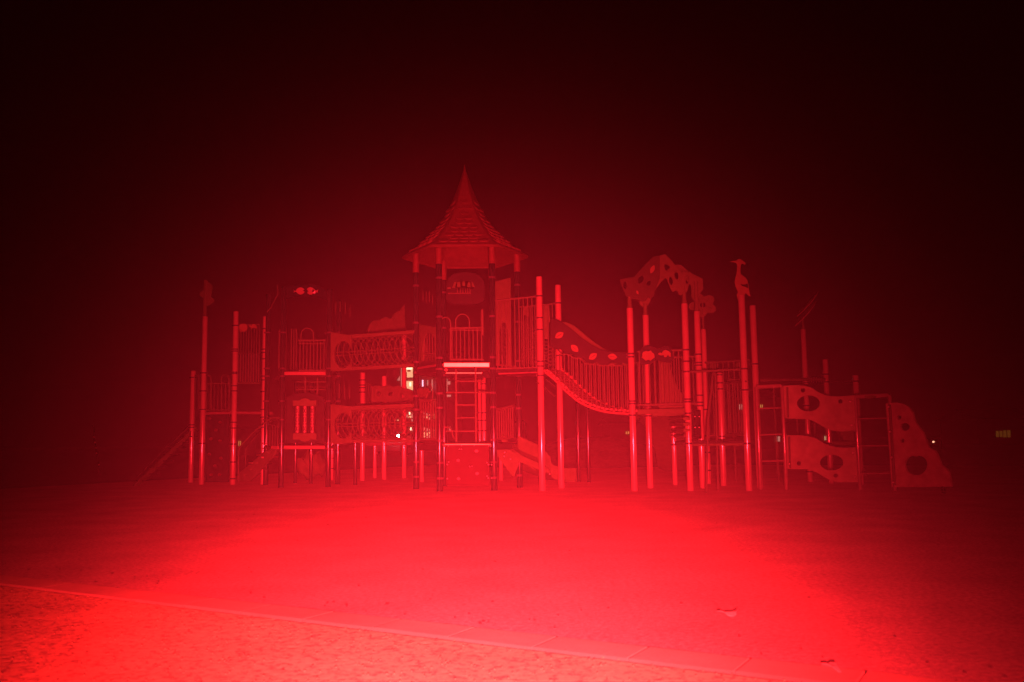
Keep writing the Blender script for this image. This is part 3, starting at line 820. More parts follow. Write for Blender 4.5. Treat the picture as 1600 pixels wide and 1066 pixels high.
# ================================================================== RIGHT-HAND CLIMBERS
RA = G(1188.5, 765); RB = G(1229, 765.5); RC = G(1344, 766); RD = G(1398.5, 767.5)
def lad(label, a, b, ax, bx, topy, rungs, xoff=0):
    t = thing('ladder', label, 'ladder', a.lerp(b, .5))
    f = wall(a, b)
    pa = [(a.x, a.y, -.05), (a.x, a.y, zat(a, topy[0]))]; pb = [(b.x, b.y, -.05), (b.x, b.y, zat(b, topy[1]))]
    MB().cyl(*pa, .035, 16).build('side_rail', LADM, t, smooth=True)
    MB().cyl(*pb, .035, 16).build('side_rail', LADM, t, smooth=True)
    MB().bar(Vector(pa[1]), Vector(pb[1]), .06, .07).build('top_bar', LADM, t, bevel=.01)
    for y0, y1 in rungs:
        za = zat(a, y0); zb = zat(b, y1)
        MB().tube([(a.x, a.y, za), (b.x, b.y, zb)], .015, 10).build('rung', LADM, t, smooth=True)
    return t
l1 = lad('dark ladder beside the bird topped post', RA, RB, 0, 0, (605, 603), ((638.5, 637.5), (680, 678.5), (721, 720)))
l2 = lad('dark ladder between the wavy boards and rock-shaped end board', RC, RD, 0, 0, (620, 618), ((654.5, 653.5), (697, 696.5), (740.5, 739.5)))
MB().plate(wall(RC, RD, -.05), ell(1360, 620, 9, 2.6, 14), th=.04).build('grip_plate', OLIVE, l2)
# wavy climbing boards
cwf = wall(RB, RC)
wv = thing('climbing_boards', 'two wavy climbing boards with oval holes between the ladders', 'climbing boards', RB.lerp(RC, .5))
up_o = crop(1140, 540, 4.441, curve([(372, 280), (480, 275), (560, 290), (620, 325), (690, 350), (780, 352), (868, 345)], 3) + curve([(880, 590), (820, 594), (760, 597), (690, 585), (640, 560), (590, 530), (540, 512), (480, 512), (385, 505)], 3))
lo_o = crop(1140, 540, 4.441, curve([(390, 622), (480, 622), (560, 632), (610, 650), (660, 680), (720, 700), (800, 710), (875, 705)], 3) + curve([(890, 948), (800, 950), (730, 945), (660, 915), (600, 880), (540, 860), (470, 860), (400, 855)], 3))
def cc(h): return crop(1140, 540, 4.441, h)
b1 = MB().plate(cwf, up_o, [cc(ell(547, 402, 78, 55, 24)), cc(ell(510, 312, 15, 15, 12)), cc(ell(768, 388, 15, 14, 12))], .05).build('board', BOARDM, wv, bevel=.008)
b2 = MB().plate(cwf, lo_o, [cc(ell(708, 812, 80, 54, 24)), cc(ell(480, 818, 15, 15, 12)), cc(ell(736, 903, 15, 14, 12))], .05).build('board', BOARDM, wv, bevel=.008)
lab(b1, 'upper wavy board'); lab(b2, 'lower wavy board')
bolts(b1, wall(RB, RC, -.03), cc([(838, 387), (846, 553)]), .02); bolts(b2, wall(RB, RC, -.03), cc([(857, 745), (866, 912), (415, 822)]), .018)
for q in (cc([(400, 290), (405, 500)]), cc([(413, 630), (420, 850)])):
    MB().tube([wall(RB, RC, -.035)(*p) for p in q], .02).build('edge_rib', RAIL, b1 if q[0][1] < 650 else b2, smooth=True)
# rock-shaped end board
RE = G(1488, 772)
ef = wall(RD, RE)
def c4(h): return crop(1320, 560, 4.846, h)
eo = c4([(316, 342), (350, 337), (400, 335), (450, 345), (480, 362), (502, 388), (520, 415), (528, 455), (548, 495), (575, 530), (600, 560), (612, 600), (625, 630), (640, 672), (665, 688), (690, 700), (708, 730), (720, 765), (738, 808), (775, 836), (795, 865), (806, 900), (808, 935), (815, 972), (600, 975), (360, 975), (345, 740)])
rk = thing('climbing_wall', 'rock shaped climbing board at the far right end', 'climbing wall', RD.lerp(RE, .5))
heart = c4([(545 + 86 * math.cos(t) * (1 - .0 * math.sin(t)), 805 + (80 if math.sin(t) > 0 else 74) * math.sin(t) + (14 * math.exp(-((math.cos(t)) / .25) ** 2) if math.sin(t) < 0 else 0)) for t in [2 * math.pi * k / 28 for k in range(28)]])
eb = MB().plate(ef, eo, [c4(ell(417, 448, 18, 16, 12)), c4(ell(462, 520, 36, 28, 18)), c4(ell(440, 625, 18, 16, 12)), heart], .06).build('board', ROCKM, rk, bevel=.012)
MB().tube([wall(RD, RE, -.05)(*p) for p in c4([(340, 350), (378, 960)])], .028).build('edge_rib', RAIL, eb, smooth=True)
bolts(eb, wall(RD, RE, -.07), c4([(340, 368), (350, 556), (362, 750), (374, 940)]), .021)
fo_ = ef(1474, 760)
MB().cyl((fo_.x, fo_.y, -.05), (fo_.x, fo_.y, fo_.z), .03, 12).build('foot', DARK, rk, smooth=True)

# rear platform on the right with leaf finial
P1 = G(1266, 753); P2 = G(1298.8, 755); P3 = G(1345.5, 757)
rr_ = thing('rear_right_platform', 'rear platform behind the wavy boards with an angled leaf finial', 'platform', (P1 + P2 + P3) / 3)
post(rr_, P1, 515, clamps=(598, 634, 737), r=.056); post(rr_, P2, 562, clamps=(585, 597, 693), r=.055); post(rr_, P3, 587, clamps=(596,), r=.06)
zR = zat(P2, 690)
deckslab(rr_, [P1, P2, P3, P3 + Vector((.1, 1.1, 0)), P1 + Vector((0, 1.2, 0))], zR, .07, GREENP)
fR = wall(E2, P2)
MB().tube([fR(1190, 594), fR(1226, 594), fR(1292, 593)], .030).build('overhead_rail', RAIL, rr_, smooth=True)
for k in range(8):
    x = 1268 + k * 2.6
    c = fR(x, 594)
    MB().tube([c + Vector((0, .07 * math.cos(t), .07 * math.sin(t) * (1.2 if k % 2 else 1))) for t in [2 * math.pi * j / 12 for j in range(12)]], .006, 6, closed=True).build('coil', CLAMP, rr_, smooth=True)
MB().tube([wall(P2, P3)(1296, 597), wall(P2, P3)(1342, 597.5)], .008).build('cable', CLAMP, rr_, smooth=True)
for x, y0, y1 in ((1212, 606, 742), (1246, 656, 680), (1273, 660, 680), (1216, 690, 752), (1148, 640, 752)):
    p = depth(19.5)(x, (y0 + y1) / 2)
    MB().cyl((p.x, p.y, max(zat(p, y1), -.02)), (p.x, p.y, zat(p, y0)), .018, 8).build('thin_bar', RAIL, rr_, smooth=True)
MB().plate(depth(19.3), [(1300, 660), (1334, 676), (1334, 690), (1316, 688)], th=.3).build('chute_end', OLIVE, rr_, bevel=.02)
MB().plate(depth(19.4), [(1300, 690), (1336, 690), (1336, 699), (1300, 698)], th=.3).build('side_beam', OLIVE, rr_, bevel=.02)
MB().tube([depth(19.2)(x, y) for x, y in ((1334, 700), (1345, 720), (1356, 745))], .008).build('cable', RAIL, rr_, smooth=True)
fP = wall(P1 - Vector((1, 0, 0)), P1 + Vector((1, 0, 0)))
MB().tube([fP(1255.5, 516), fP(1254.5, 499), fP(1262, 487), fP(1273, 474)], .026).build('finial_stub', OLIVE, rr_, smooth=True)
la, lb_ = fP(1244, 502), fP(1277, 463)
for off_ in (-.05, .05):
    mid = (la + lb_) / 2; d = (lb_ - la); L = d.length; d.normalize(); sd = Vector((0, 1, 0)); nn = d.cross(sd).normalized()
    outl = [(-L / 2, 0), (-L * .3, .16), (0, .24), (L * .3, .17), (L / 2, 0), (L * .3, -.17), (0, -.24), (-L * .3, -.16)]
    c = mid + nn * off_ + d * off_ * 2
    vs = [c + d * a + sd * b + nn * h for h in (-.008, .008) for a, b in outl]
    MB().add(vs, [tuple(range(8))[::-1], tuple(range(8, 16))] + [(i, (i + 1) % 8, 8 + (i + 1) % 8, 8 + i) for i in range(8)]).build('leaf_blade', TAN, rr_)

# ================================================================== SLIDE FROM THE TOWER TO THE RIGHT
sl = thing('slide', 'short wide slide leaving the roofed tower behind the two tallest pale posts', 'slide', G(830, 752))
st0 = hexp[0].lerp(hexp[5], .5) + Vector((.05, .35, .88)); en = Vector((.95, 19.2, .16))
path = curve([tuple(st0), (-.1 + .25, 18.75, .70), (.50, 19.0, .36), (.82, 19.1, .20), (1.02, 19.2, .18)], 6)
vs = []; fs2 = []
wd = .52
pr = [(-wd, .20), (-wd + .02, 0), (-wd * .6, -.02), (-wd * .33, 0), (-wd * .3, .05), (-wd * .27, 0), (0, -.02), (wd * .27, 0), (wd * .3, .05), (wd * .33, 0), (wd * .6, -.02), (wd - .02, 0), (wd, .24), (wd + .04, .24), (wd + .03, -.07), (-wd - .03, -.07), (-wd - .04, .20)]
K = len(pr)
for i, p in enumerate(path):
    p = Vector(p); d = Vector(path[min(i + 1, len(path) - 1)]) - Vector(path[max(i - 1, 0)]); sd = Vector((-d.y, d.x, 0)).normalized()
    for a, b in pr: vs.append(p + sd * a + Vector((0, 0, b)))
for i in range(len(path) - 1):
    for k in range(K): fs2.append((i * K + k, i * K + (k + 1) % K, (i + 1) * K + (k + 1) % K, (i + 1) * K + k))
fs2 += [tuple(range(K)), tuple(range((len(path) - 1) * K, len(path) * K))]
MB().add(vs, fs2).build('chute', GREENP, sl, smooth=True)
sf = wall(hexp[0] + Vector((-.1, -.15, 0)), Vector((1.0, 18.5, 0)))
sp_ = MB().plate(sf, [(775, 698), (782, 697), (872, 738), (868, 743), (846, 736), (812, 722), (803, 746), (797, 740), (777, 712)], th=.03).build('side_panel', GREENP, sl, bevel=.004)
bolts(sp_, wall(hexp[0] + Vector((-.1, -.15, 0)), Vector((1.0, 18.5, 0)), -.03), [(789, 707), (788, 713), (798, 717.5), (816, 703), (859, 741)], .014)
for k in range(3):
    MB().tube([sf(795 + k * 2, 699 + k * 4.5), sf(838, 728 + k * 4)], .010, 6).build('guide_rib', OLIVE, sl, smooth=True)
post(sl, G(783, 751), 700, TAN, .05)

# ================================================================== LEFT TOWER
La = G(439, 762); Lb2 = G(512.5, 761); Lc = G(415, 758); Ld = G(527.5, 756.5); Le = G(461, 755); Lf = G(554.8, 758); Lg = G(485.6, 756)
lt = thing('play_tower', 'dark roofless play tower left of centre bearing two fish and the spinner panel', 'play tower', La.lerp(Lb2, .5))
for p, y in ((La, 448), (Lb2, 452), (Lc, 460), (Ld, 470)):
    po = post(lt, p, y, DARK, clamps=(520, 576, 588, 627, 656, 693, 701))
for p, y in ((Le, 598), (Lg, 598), (Lf, 690)): post(lt, p, y, DARK, .045)
fl = wall(La, Lb2); fl_ = wall(La, Lb2, -.07)
polyd = [La, Lb2, Ld + Vector((0, .4, 0)), Lc + Vector((0, .5, 0))]
deckslab(lt, polyd, zat(La, 583), .05); deckslab(lt, polyd, zat(La, 699), .05)
lab(MB().plate(fl_, [(444.5, 581), (508.5, 581), (508.5, 586.3), (444.5, 586.3)], th=.03).build('deck_edge', TAN, lt, bevel=.004), 'pale edge strip of the upper deck')
lab(MB().plate(fl_, [(443.5, 696.5), (507.5, 696.5), (507.5, 701.3), (443.5, 701.3)], th=.03).build('deck_edge', TAN, lt, bevel=.004), 'edge strip of the lower deck')
arp = MB().plate(wall(La, Lb2, .05), [(441, 470), (441, 456), (448, 449), (462, 445), (478, 444), (494, 446), (506, 451), (511, 458), (511, 470), (495, 464), (476, 462), (457, 464)], th=.04).build('arch_panel', DARK, lt, bevel=.004)
lab(arp, 'dark arched header with two fish facing each other')
ffs = wall(La, Lb2, -.02)
def cf(h): return crop(410, 430, 10.66, h)
MB().plate(ffs, cf([(515, 240), (535, 262), (560, 262), (575, 232), (605, 212), (640, 206), (675, 215), (700, 240), (672, 258), (702, 275), (690, 300), (660, 320), (625, 325), (590, 308), (565, 282), (540, 278), (522, 295), (528, 268)]), th=.03).build('fish_shape', TAN, arp, bevel=.003)
fb = MB().plate(ffs, cf([(738, 240), (765, 212), (800, 200), (835, 212), (865, 235), (890, 258), (905, 258), (930, 240), (922, 270), (925, 292), (900, 282), (880, 272), (855, 300), (820, 325), (785, 325), (755, 308), (748, 290), (775, 280), (745, 268), (770, 252)]), [cf(ell(843, 262, 20, 22, 10))], .03).build('fish_shape', TAN, arp, bevel=.003)
# canopy edge at upper left with fringe
cv = MB().tube([fl(*p) for p in ((434, 445), (434.2, 461), (429, 469), (424, 480), (417, 488))], .010).build('canopy_edge', RAIL, lt, smooth=True)
vbar(MB(), fl, 477.5, 513, 514, .01)
for k, x in enumerate((436, 443, 446.5, 455, 459, 463)):
    vbar(MB(), wall(La, Lb2, .1), x, 516 if k < 2 else 514, 578, .012).build('baluster', RAIL, lt, smooth=True)
railing(lt, fl, 466, 509, (532, 532), (579, 579), 8, r=.011)
MB().tube([fl(466, 537), fl(506, 537)], .012).build('mid_rail', RAIL, lt, smooth=True)
hoop(lt, fl, 470.5, 490, 513, 534)
MB().tube([fl(436, 516), fl(446, 515)], .018).build('grip_bar', RAIL, lt, smooth=True)
# right face bars
fr_ = wall(Lb2, Ld)
for x, y0, y1 in ((524.5, 472, 490), (531.5, 471, 487), (539.5, 473, 490), (547, 478, 496)):
    vbar(MB(), depth(20.4), x, y0, y1, .008).build('window_spindle', RAIL, lt, smooth=True)
for x, y0, y1 in ((522, 600, 620), (530, 600, 622), (538, 600, 622), (546, 604, 624)):
    vbar(MB(), depth(20.4), x, y0, y1, .008).build('window_spindle', RAIL, lt, smooth=True)
# grid behind
gf = wall(La + Vector((0, .7, 0)), Lb2 + Vector((0, .7, 0)))
for y in (597, 605, 609): MB().tube([gf(463, y), gf(509, y)], .014 if y != 605 else .008).build('grid_bar', RAIL, lt, smooth=True)
for x in (477, 496): vbar(MB(), gf, x, 590, 618, .018).build('grid_bar', RAIL, lt, smooth=True)
# spinner panel
sw = wall(La, Lb2, .02)
bk = MB().plate(sw, [(446, 622), (460, 616), (476, 613), (494, 616), (507, 622), (507, 692), (446, 692)], [[(459, 632), (494, 632), (494, 679), (459, 679)]], .03).build('play_panel', DARKP, lt, bevel=.004)
lab(bk, 'play panel framing three turning cylinders')
sff = wall(La, Lb2, -.06)
for ys, s_ in (((626, 634.5), -1), ((687, 677), 1)):
    y0, y1 = ys
    o_ = [(458, y1), (458, y0), (468, y0), (472, y0 + 2.5 * s_), (476.5, y0 + 3.6 * s_), (481, y0 + 2.5 * s_), (485, y0), (494.5, y0), (494.5, y1)]
    MB().plate(sff, o_, th=.06).build('spinner_cap', OLIVE, bk, bevel=.006)
for x in (464.8, 476.3, 488):
    p = wall(La, Lb2, -.03)(x, 655)
    za, zb = zat(p, 677), zat(p, 635)
    sp_ = MB().cyl((p.x, p.y, za), (p.x, p.y, zb), .044, 18).build('spinner', CAB, lt, smooth=True)
    for k in range(3):
        zc = za + (zb - za) * (k + .5) / 3
        pts_ = []
        fr2 = p + Vector((0, -.046, 0))
        if (k + int(x)) % 2: pts_ = [Vector((p.x + .024 * math.cos(t), p.y - .040, zc + .055 * math.sin(t))) for t in [2 * math.pi * j / 14 for j in range(14)]]; MB().tube(pts_, .007, 6, closed=True).build('ring_mark', DARKP, sp_, smooth=True)
        else:
            MB().bar(Vector((p.x - .022, p.y - .041, zc - .05)), Vector((p.x + .022, p.y - .041, zc + .05)), .012, .012).bar(Vector((p.x + .022, p.y - .043, zc - .05)), Vector((p.x - .022, p.y - .043, zc + .05)), .012, .012).build('cross_mark', DARKP, sp_)
        zr = za + (zb - za) * (k + .02) / 3
        MB().cyl((p.x, p.y, zr - .006), (p.x, p.y, zr + .006), .047, 18).build('spinner_band', DARKP, sp_, smooth=True)

# moulded seat / boulder seen under the left tower
bo = MB().sphere((0, 0, 0), 1, 24, 14)
c_ = depth(22.5)(484, 722)
bo.v = [Vector((c_.x + v.x * .38, 22.5 + v.y * .35, c_.z - .08 + v.z * .27 + .22 * noise.noise(v * 1.9))) for v in bo.v]
bo.origin = Vector((c_.x, 22.5, 0))
tag(bo.build('play_boulder', OLIVE, smooth=True), 'pale rounded moulded boulder seen under the left tower', 'boulder')

# ================================================================== STAIR PLATFORM AT THE FAR LEFT
Sa = G(297.8, 754); Sb = G(314.5, 757.3); Sc = G(363.5, 757.5); Sd = G(410, 757)
sp0 = thing('stair_platform', 'left end platform on four pale posts with rails and a clover finial', 'platform', (Sa + Sb + Sc + Sd) / 4)
post(sp0, Sa, 580, clamps=(590, 664, 668)); post(sp0, Sb, 495, clamps=(583, 611, 640, 693)); post(sp0, Sc, 487, clamps=(509, 546, 549, 582, 584, 603, 611, 660, 669, 694, 722, 748)); post(sp0, Sd, 495, clamps=(514, 546, 551, 561, 588, 594, 612, 640, 652, 668), r=.052)
fS = wall(Sb, Sc); zS = zat(Sc, 643)
deckslab(sp0, [Sb, Sc, Sd + Vector((0, .9, 0)), Sa + Vector((0, .5, 0))], zS, .06)
railing(sp0, fS, 320, 361, (600, 599), (641, 641), 7, r=.009, rr=.013)
for x0, x1 in ((304, 311), (319, 330), (346, 358)):
    hoop(sp0, fS, x0, x1, 586, 640, r=.011)
fT = wall(Sc, Sd)
railing(sp0, fT, 370, 407, (508, 507), (599, 599), 9, r=.010, rr=.013)
MB().plate(wall(Sc, Sd, .06), [(371, 554), (406, 553), (406, 597), (371, 598)], th=.03).build('infill_panel', DARKP, sp0)
fap = wall(Sc, Sd, -.04)
ap = MB().plate(fap, [(375, 507.5), (378, 506), (383, 506), (386, 508), (387, 512), (386, 516), (382, 518.5), (378, 518), (376, 520), (374.5, 516), (374, 511)], th=.03).build('animal_plaque', LEAFM, sp0, bevel=.003)
lab(ap, 'rounded shell plaque on the top rail')
ap = MB().plate(fap, [(388.5, 509), (391.5, 508), (393, 509.5), (395.5, 506), (399, 507), (401, 510.5), (401, 514), (398.5, 512.5), (395, 512.5), (393.5, 515), (391.5, 512)], th=.03).build('animal_plaque', LEAFM, sp0, bevel=.003)
lab(ap, 'small crawling animal plaque on the top rail')
# climbing wall with holds under the rail
cw = MB().plate(wall(Sb, Sc, .03), [(321, 644), (358, 644), (358, 754), (321, 754)], th=.04).build('climbing_panel', DARK, sp0, bevel=.004)
for x, y in ((327, 654), (344, 660), (330, 686), (344, 689), (327, 710), (345, 716), (330, 742), (343, 742), (337, 672), (336, 728)):
    q = wall(Sb, Sc, -.01)(x, y)
    MB().sphere(q, .045, 10, 7, (1, .6, .8)).build('hand_hold', REDP, cw, smooth=True)
# clover finial
fcl = wall(Sb - Vector((1, 0, 0)), Sb + Vector((1, 0, 0)), -.0)
clv = [(319, 438), (322, 437), (327, 442), (332, 446), (332.5, 452), (331, 458), (330, 464), (335, 468), (335, 472), (331, 475), (327, 478), (323.5, 478), (322, 494), (318, 494), (318, 466), (314, 464), (312, 461), (312.5, 457), (317, 455), (318.5, 450)]
lab(MB().plate(fcl, clv, th=.03).build('clover_figure', GREENP, sp0, bevel=.004), 'flat leafy finial on the tall post')
MB().cyl((Sb.x, Sb.y, zat(Sb, 497)), (Sb.x, Sb.y, zat(Sb, 438)), .026, 10).build('finial_stub', OLIVE, sp0, smooth=True)

# long handrail ramp going down-left
rp = thing('access_ramp', 'narrow sloping ramp with thin handrails running down at far left', 'ramp', G(260, 757))
rA = wall(G(212, 760), Sa)
for pts_ in ([(212, 757), (306, 668)],):
    MB().plate(rA, [(208, 759), (304, 667), (307, 671), (216, 760)], th=.05).build('stringer', GREENP, rp, bevel=.004)
MB().plate(wall(G(212, 757), Sa, .55), [(214, 751), (306, 664), (308, 667), (219, 752)], th=.05).build('stringer', GREENP, rp, bevel=.004)
a0, a1_ = rA(212, 756), rA(305, 668)
nS = 9
for k in range(nS):
    q = a0.lerp(a1_, (k + .5) / nS)
    MB().box((q.x, q.y + .30, q.z - .01), .22, .50, .03).build('step', DARKP, rp, bevel=.004)
for (x0, y0, x1, y1) in ((247, 711, 262, 697), (272, 690, 291, 671), (226, 733, 241, 719), (216, 743, 222, 737)):
    MB().tube([rA(x0, y0), rA(x1, y1)], .010).build('hand_rail', RAIL, rp, smooth=True)
MB().tube([rA(214, 744), rA(303, 657)], .007).build('hand_rail', DARK, rp, smooth=True)

# staircase left of the left tower
stf = wall(G(372, 760), G(432, 764))
ss = thing('staircase', 'short staircase with curved handrails leading up to the left tower', 'stairs', G(400, 762))
MB().plate(stf, [(371, 752), (376, 738), (422, 700), (434, 697), (434, 701), (428, 712), (392, 752)], th=.04).build('stringer', OLIVE, ss, bevel=.005)
MB().plate(wall(G(372, 754), G(432, 758), .5), [(378, 748), (382, 735), (425, 700), (436, 697), (430, 712), (396, 749)], th=.04).build('stringer', OLIVE, ss, bevel=.005)
for k in range(5):
    q = stf(388 + k * 9, 742 - k * 9)
    MB().box((q.x, q.y + .35, q.z), .2, .66, .035).build('step', TAN if k in (3,) else OLIVE, ss, bevel=.004)
for pts_, f in (([(373, 752), (373, 706), (376, 697), (400, 672), (424, 654), (437, 653)], wall(G(372, 762), G(432, 764), -.03)), ([(384, 748), (384, 705), (388, 696), (410, 672), (428, 656), (440, 655)], wall(G(372, 754), G(432, 758), .35))):
    MB().tube([f(*p) for p in curve(pts_, 5)], .015).build('hand_rail', RAIL, ss, smooth=True)
for x in (418, 422, 426, 430, 434):
    vbar(MB(), stf, x, 672 - (x - 418) * .8, 699, .008).build('baluster', RAIL, ss, smooth=True)
MB().plate(wall(G(372, 760), G(432, 764), -.08), [(424, 697), (435, 697), (435, 702), (427, 702)], th=.03).build('top_plate', TAN, ss, bevel=.003)
hq = wall(G(372, 760), G(432, 764), -.11)
lab(MB().plate(hq, [(415, 697.5), (417, 697), (419.5, 698.5), (422, 697), (424, 698), (423.5, 701), (419.5, 704.5), (416, 701)], th=.02).build('heart_plaque', ALU, ss), 'bright heart shaped plaque')
for x, y in ((403.5, 711), (392, 723.5)):
    MB().plate(hq, ell(x, y, 3.2, 1.0, 10), th=.02).build('tread_nose', ALU, ss)
MB().tube([wall(La, Lc)(x, y) for x, y in ((413, 650), (424, 652), (437, 655))], .012).build('grip_bar', RAIL, ss, smooth=True)

# ================================================================== CRAWL TUNNELS
def tunnel(label, y_tl, y_tr, y_bl, y_br, x0, x1, zf, panelpts, n=20, hole=True):
    a = G(x0, 760); b = hexp[3]
    f = wall(Lb2, hexp[3], -.08)
    t = thing('crawl_tunnel', label, 'tunnel', Lb2.lerp(hexp[3], .5), 'caged crawl tunnels between the two towers')
    fr3 = wall(Lb2, hexp[3], .42)
    # end panel with its round opening
    ep = MB().plate(f, panelpts, [ell((x0 + 19.5), (y_tl + y_bl) / 2 + 1.5, 15, (y_bl - y_tl) / 2 - 6, 22)], .04).build('end_panel', OLIVE, t, bevel=.004)
    def yt(x): return y_tl + (y_tr - y_tl) * (x - x0) / (x1 - x0)
    def yb(x): return y_bl + (y_br - y_bl) * (x - x0) / (x1 - x0)
    nrm = f.n
    for k in range(n):
        x = x0 + 12 + (x1 - x0 - 14) * k / (n - 1)
        c = (fr3(x + 1, (yt(x) + yb(x)) / 2)); rz = abs(f(x, yt(x) + 3).z - f(x, yb(x) - 3).z) / 2
        ry = .40
        pts_ = [c + nrm * (ry * math.cos(q)) + Vector((0, 0, 1)) * (rz * math.sin(q)) + f.t * (.035 * math.cos(q)) for q in [2 * math.pi * j / 20 for j in range(20)]]
        MB().tube(pts_, .009, 6, closed=True).build('cage_hoop', OLIVE, t, smooth=True)
    for frac in (0.0, .47, .56, 1.0):
        MB().tube([f(x0 + 4, yt(x0 + 4) * (1 - frac) + yb(x0 + 4) * frac), f(x1, yt(x1) * (1 - frac) + yb(x1) * frac)], .012 if frac in (0, 1) else .009, 6).build('cage_rail', OLIVE, t, smooth=True)
    return t, f
t1, tf = tunnel('upper crawl tunnel of mesh hoops between the two towers', 526, 517, 580, 573, 517.5, 647, 0,
            [(517.5, 519), (536, 522), (549, 525), (549, 577), (535, 579), (517.5, 580)], 14)
MB().plate(wall(Lb2, hexp[3], -.06), [(549, 524), (647, 517), (647, 521), (549, 528.5)], th=.04).build('top_beam', OLIVE, t1)
MB().plate(wall(Lb2, hexp[3], -.06), [(549, 574.5), (647, 568.5), (647, 573), (549, 579)], th=.04).build('bottom_beam', OLIVE, t1)
t2, tf = tunnel('lower crawl tunnel of mesh hoops, beneath the other tunnel', 638, 634, 690, 689, 517.5, 647, 0,
            [(517.5, 632), (549, 635), (549, 692), (533, 694), (517.5, 694)], 15)
MB().plate(wall(Lb2, hexp[3], -.06), [(549, 635), (647, 631), (647, 636), (549, 641)], th=.04).build('top_beam', OLIVE, t2)
MB().plate(wall(Lb2, hexp[3], -.06), [(549, 687), (647, 687), (647, 691), (549, 692)], th=.04).build('bottom_beam', OLIVE, t2)

# ================================================================== REAR LEFT PLATFORM
Ra = G(566, 751.3); Rb = G(585.5, 747.3); Rc = G(600, 749.3); Rd = G(631.3, 747.3); Re = G(659, 753); Rf = G(518.3, 750.5)
rl = thing('rear_left_platform', 'rear platform on pale posts with a cloud-topped panel behind the tunnels', 'platform', (Ra + Rb + Rd) / 3)
post(rl, Ra, 583, clamps=(594, 602, 606, 613)); post(rl, Rb, 692, r=.05); post(rl, Rc, 588); post(rl, Rd, 524); post(rl, Re, 704, r=.05)
post(rl, Rf, 640, r=.045, clamps=(703, 716, 732))
fc = wall(Rc, Rd, -.1)
def c3(h): return crop(400, 560, 4.846, h)
sc_ = MB().plate(fc, c3([(878, 330), (880, 225), (890, 210), (920, 205), (950, 215), (1000, 205), (1040, 215), (1080, 208), (1110, 225), (1150, 230), (1190, 245), (1198, 290), (1180, 315), (1150, 330)]),
                 [c3(leafshape(928, 268, 20, 14, .9)), c3(leafshape(1015, 268, 22, 14, -.5)), c3(leafshape(1105, 285, 22, 14, .9))], .04).build('scalloped_panel', OLIVE, rl, bevel=.005)
lab(sc_, 'scalloped panel with three leaf holes')
cl_ = MB().plate(wall(Rc, Rd, -.02), crop(400, 420, 5.923, [(1010, 620), (1030, 580), (1050, 520), (1070, 490), (1100, 478), (1140, 478), (1170, 455), (1205, 448), (1235, 465), (1262, 450), (1275, 420), (1300, 400), (1330, 390), (1345, 365), (1372, 335), (1378, 600)]), th=.05).build('cloud_panel', OLIVE, rl, bevel=.006)
lab(cl_, 'cloud shaped plate rising above the upper tunnel')
MB().tube([fc(556, 632), fc(640, 631)], .02).build('hand_rail', OLIVE, rl, smooth=True)
railing(rl, wall(Ra, Rc), 570, 582, (600, 600), (631, 631), 3, r=.008, rr=.01)
deckslab(rl, [Ra, Rc, Rd, Re, Re + Vector((0, .9, 0)), Ra + Vector((0, .9, 0))], zat(Ra, 693), .06)

# ================================================================== BACKGROUND
def P(px, py, Y): return depth(Y)(px, py)
def rect(f, x0, y0, x1, y1, th=.1): return MB().plate(f, [(x0, y0), (x1, y0), (x1, y1), (x0, y1)], th=th)
def boxbuilding(root, x0, x1, ytop, Y, dep, m, name='wall'):
    a = P(x0, 700, Y); b = P(x1, 700, Y); zt = zat(a, ytop)
    return MB().slab([Vector((a.x, Y, 0)), Vector((b.x, Y, 0)), Vector((b.x + 1, Y + dep, 0)), Vector((a.x + 1, Y + dep, 0))], -.2, zt).build(name, m, root)
Y0 = 75.0
ab = thing('apartment_building', 'dark apartment block with lit balconies seen between the towers', 'building', P(650, 690, Y0))
boxbuilding(ab, 604, 722, 556, Y0, 9, DWALL)
fb0 = depth(Y0 - .12)
rfm = rect(depth(Y0 - .3), 602, 552, 724, 557, .5).build('parapet', DWALL, ab)
for y0, y1, m in ((573, 590.5, WARM), (595.5, 611, WARM)):
    w_ = rect(fb0, 634.5, y0, 647.5, y1).build('balcony_recess', m, ab)
    rect(depth(Y0 - .35), 633.5, y1, 648.5, y1 + 2, .9).build('balcony_slab', CONC, ab)
    rect(depth(Y0 - .28), 645.3, y0, 646.6, y1, .1).build('pilaster', CONC, w_)
    vbar(MB(), depth(Y0 - .7), 634.8, y0 + 9, y1, .05).build('railing_post', DWALL, w_)
rect(depth(Y0 - .25), 636.3, 578.2, 641.5, 581, .08).build('lintel', DWALL, ab)
rect(depth(Y0 - .22), 634.5, 574.8, 643.5, 577.2, .05).build('lit_lintel', WARMB, ab)
rect(depth(Y0 - .22), 639.8, 597.5, 642.3, 603.5, .05).build('lit_doorway', WARMB, ab)
rect(fb0, 626.5, 574, 628, 604).build('lit_strip', DIMW, ab)
MB().plate(fb0, [(620.5, 594.5), (624.8, 587.5), (625, 594.8)], th=.1).build('lit_gable', DIMW, ab)
for k in range(4):
    x0 = 655.3 + k * 7.5; 
    MB().plate(fb0, [(x0, 580.2 + k * 1.3), (x0 + 6.6, 581.3 + k * 1.3), (x0 + 6.6, 584.6 + k * 1.3), (x0, 583.6 + k * 1.3)], th=.1).build('window', WARM if k in (0, 2, 3) else DIMW, ab)
for x, y0, y1, m in ((660.5, 594, 604, PINKW), (668.2, 594, 602.5, DIMW), (675.3, 593, 611, DIMW), (682.8, 597, 609.5, PINKW)):
    rect(fb0, x - .9, y0, x + .9, y1).build('stair_lamp', m, ab)
rect(fb0, 680.6, 625.6, 685.6, 627.5).build('window', WARMB, ab); rect(fb0, 676.3, 625.6, 678, 627.5).build('window', DIMW, ab)
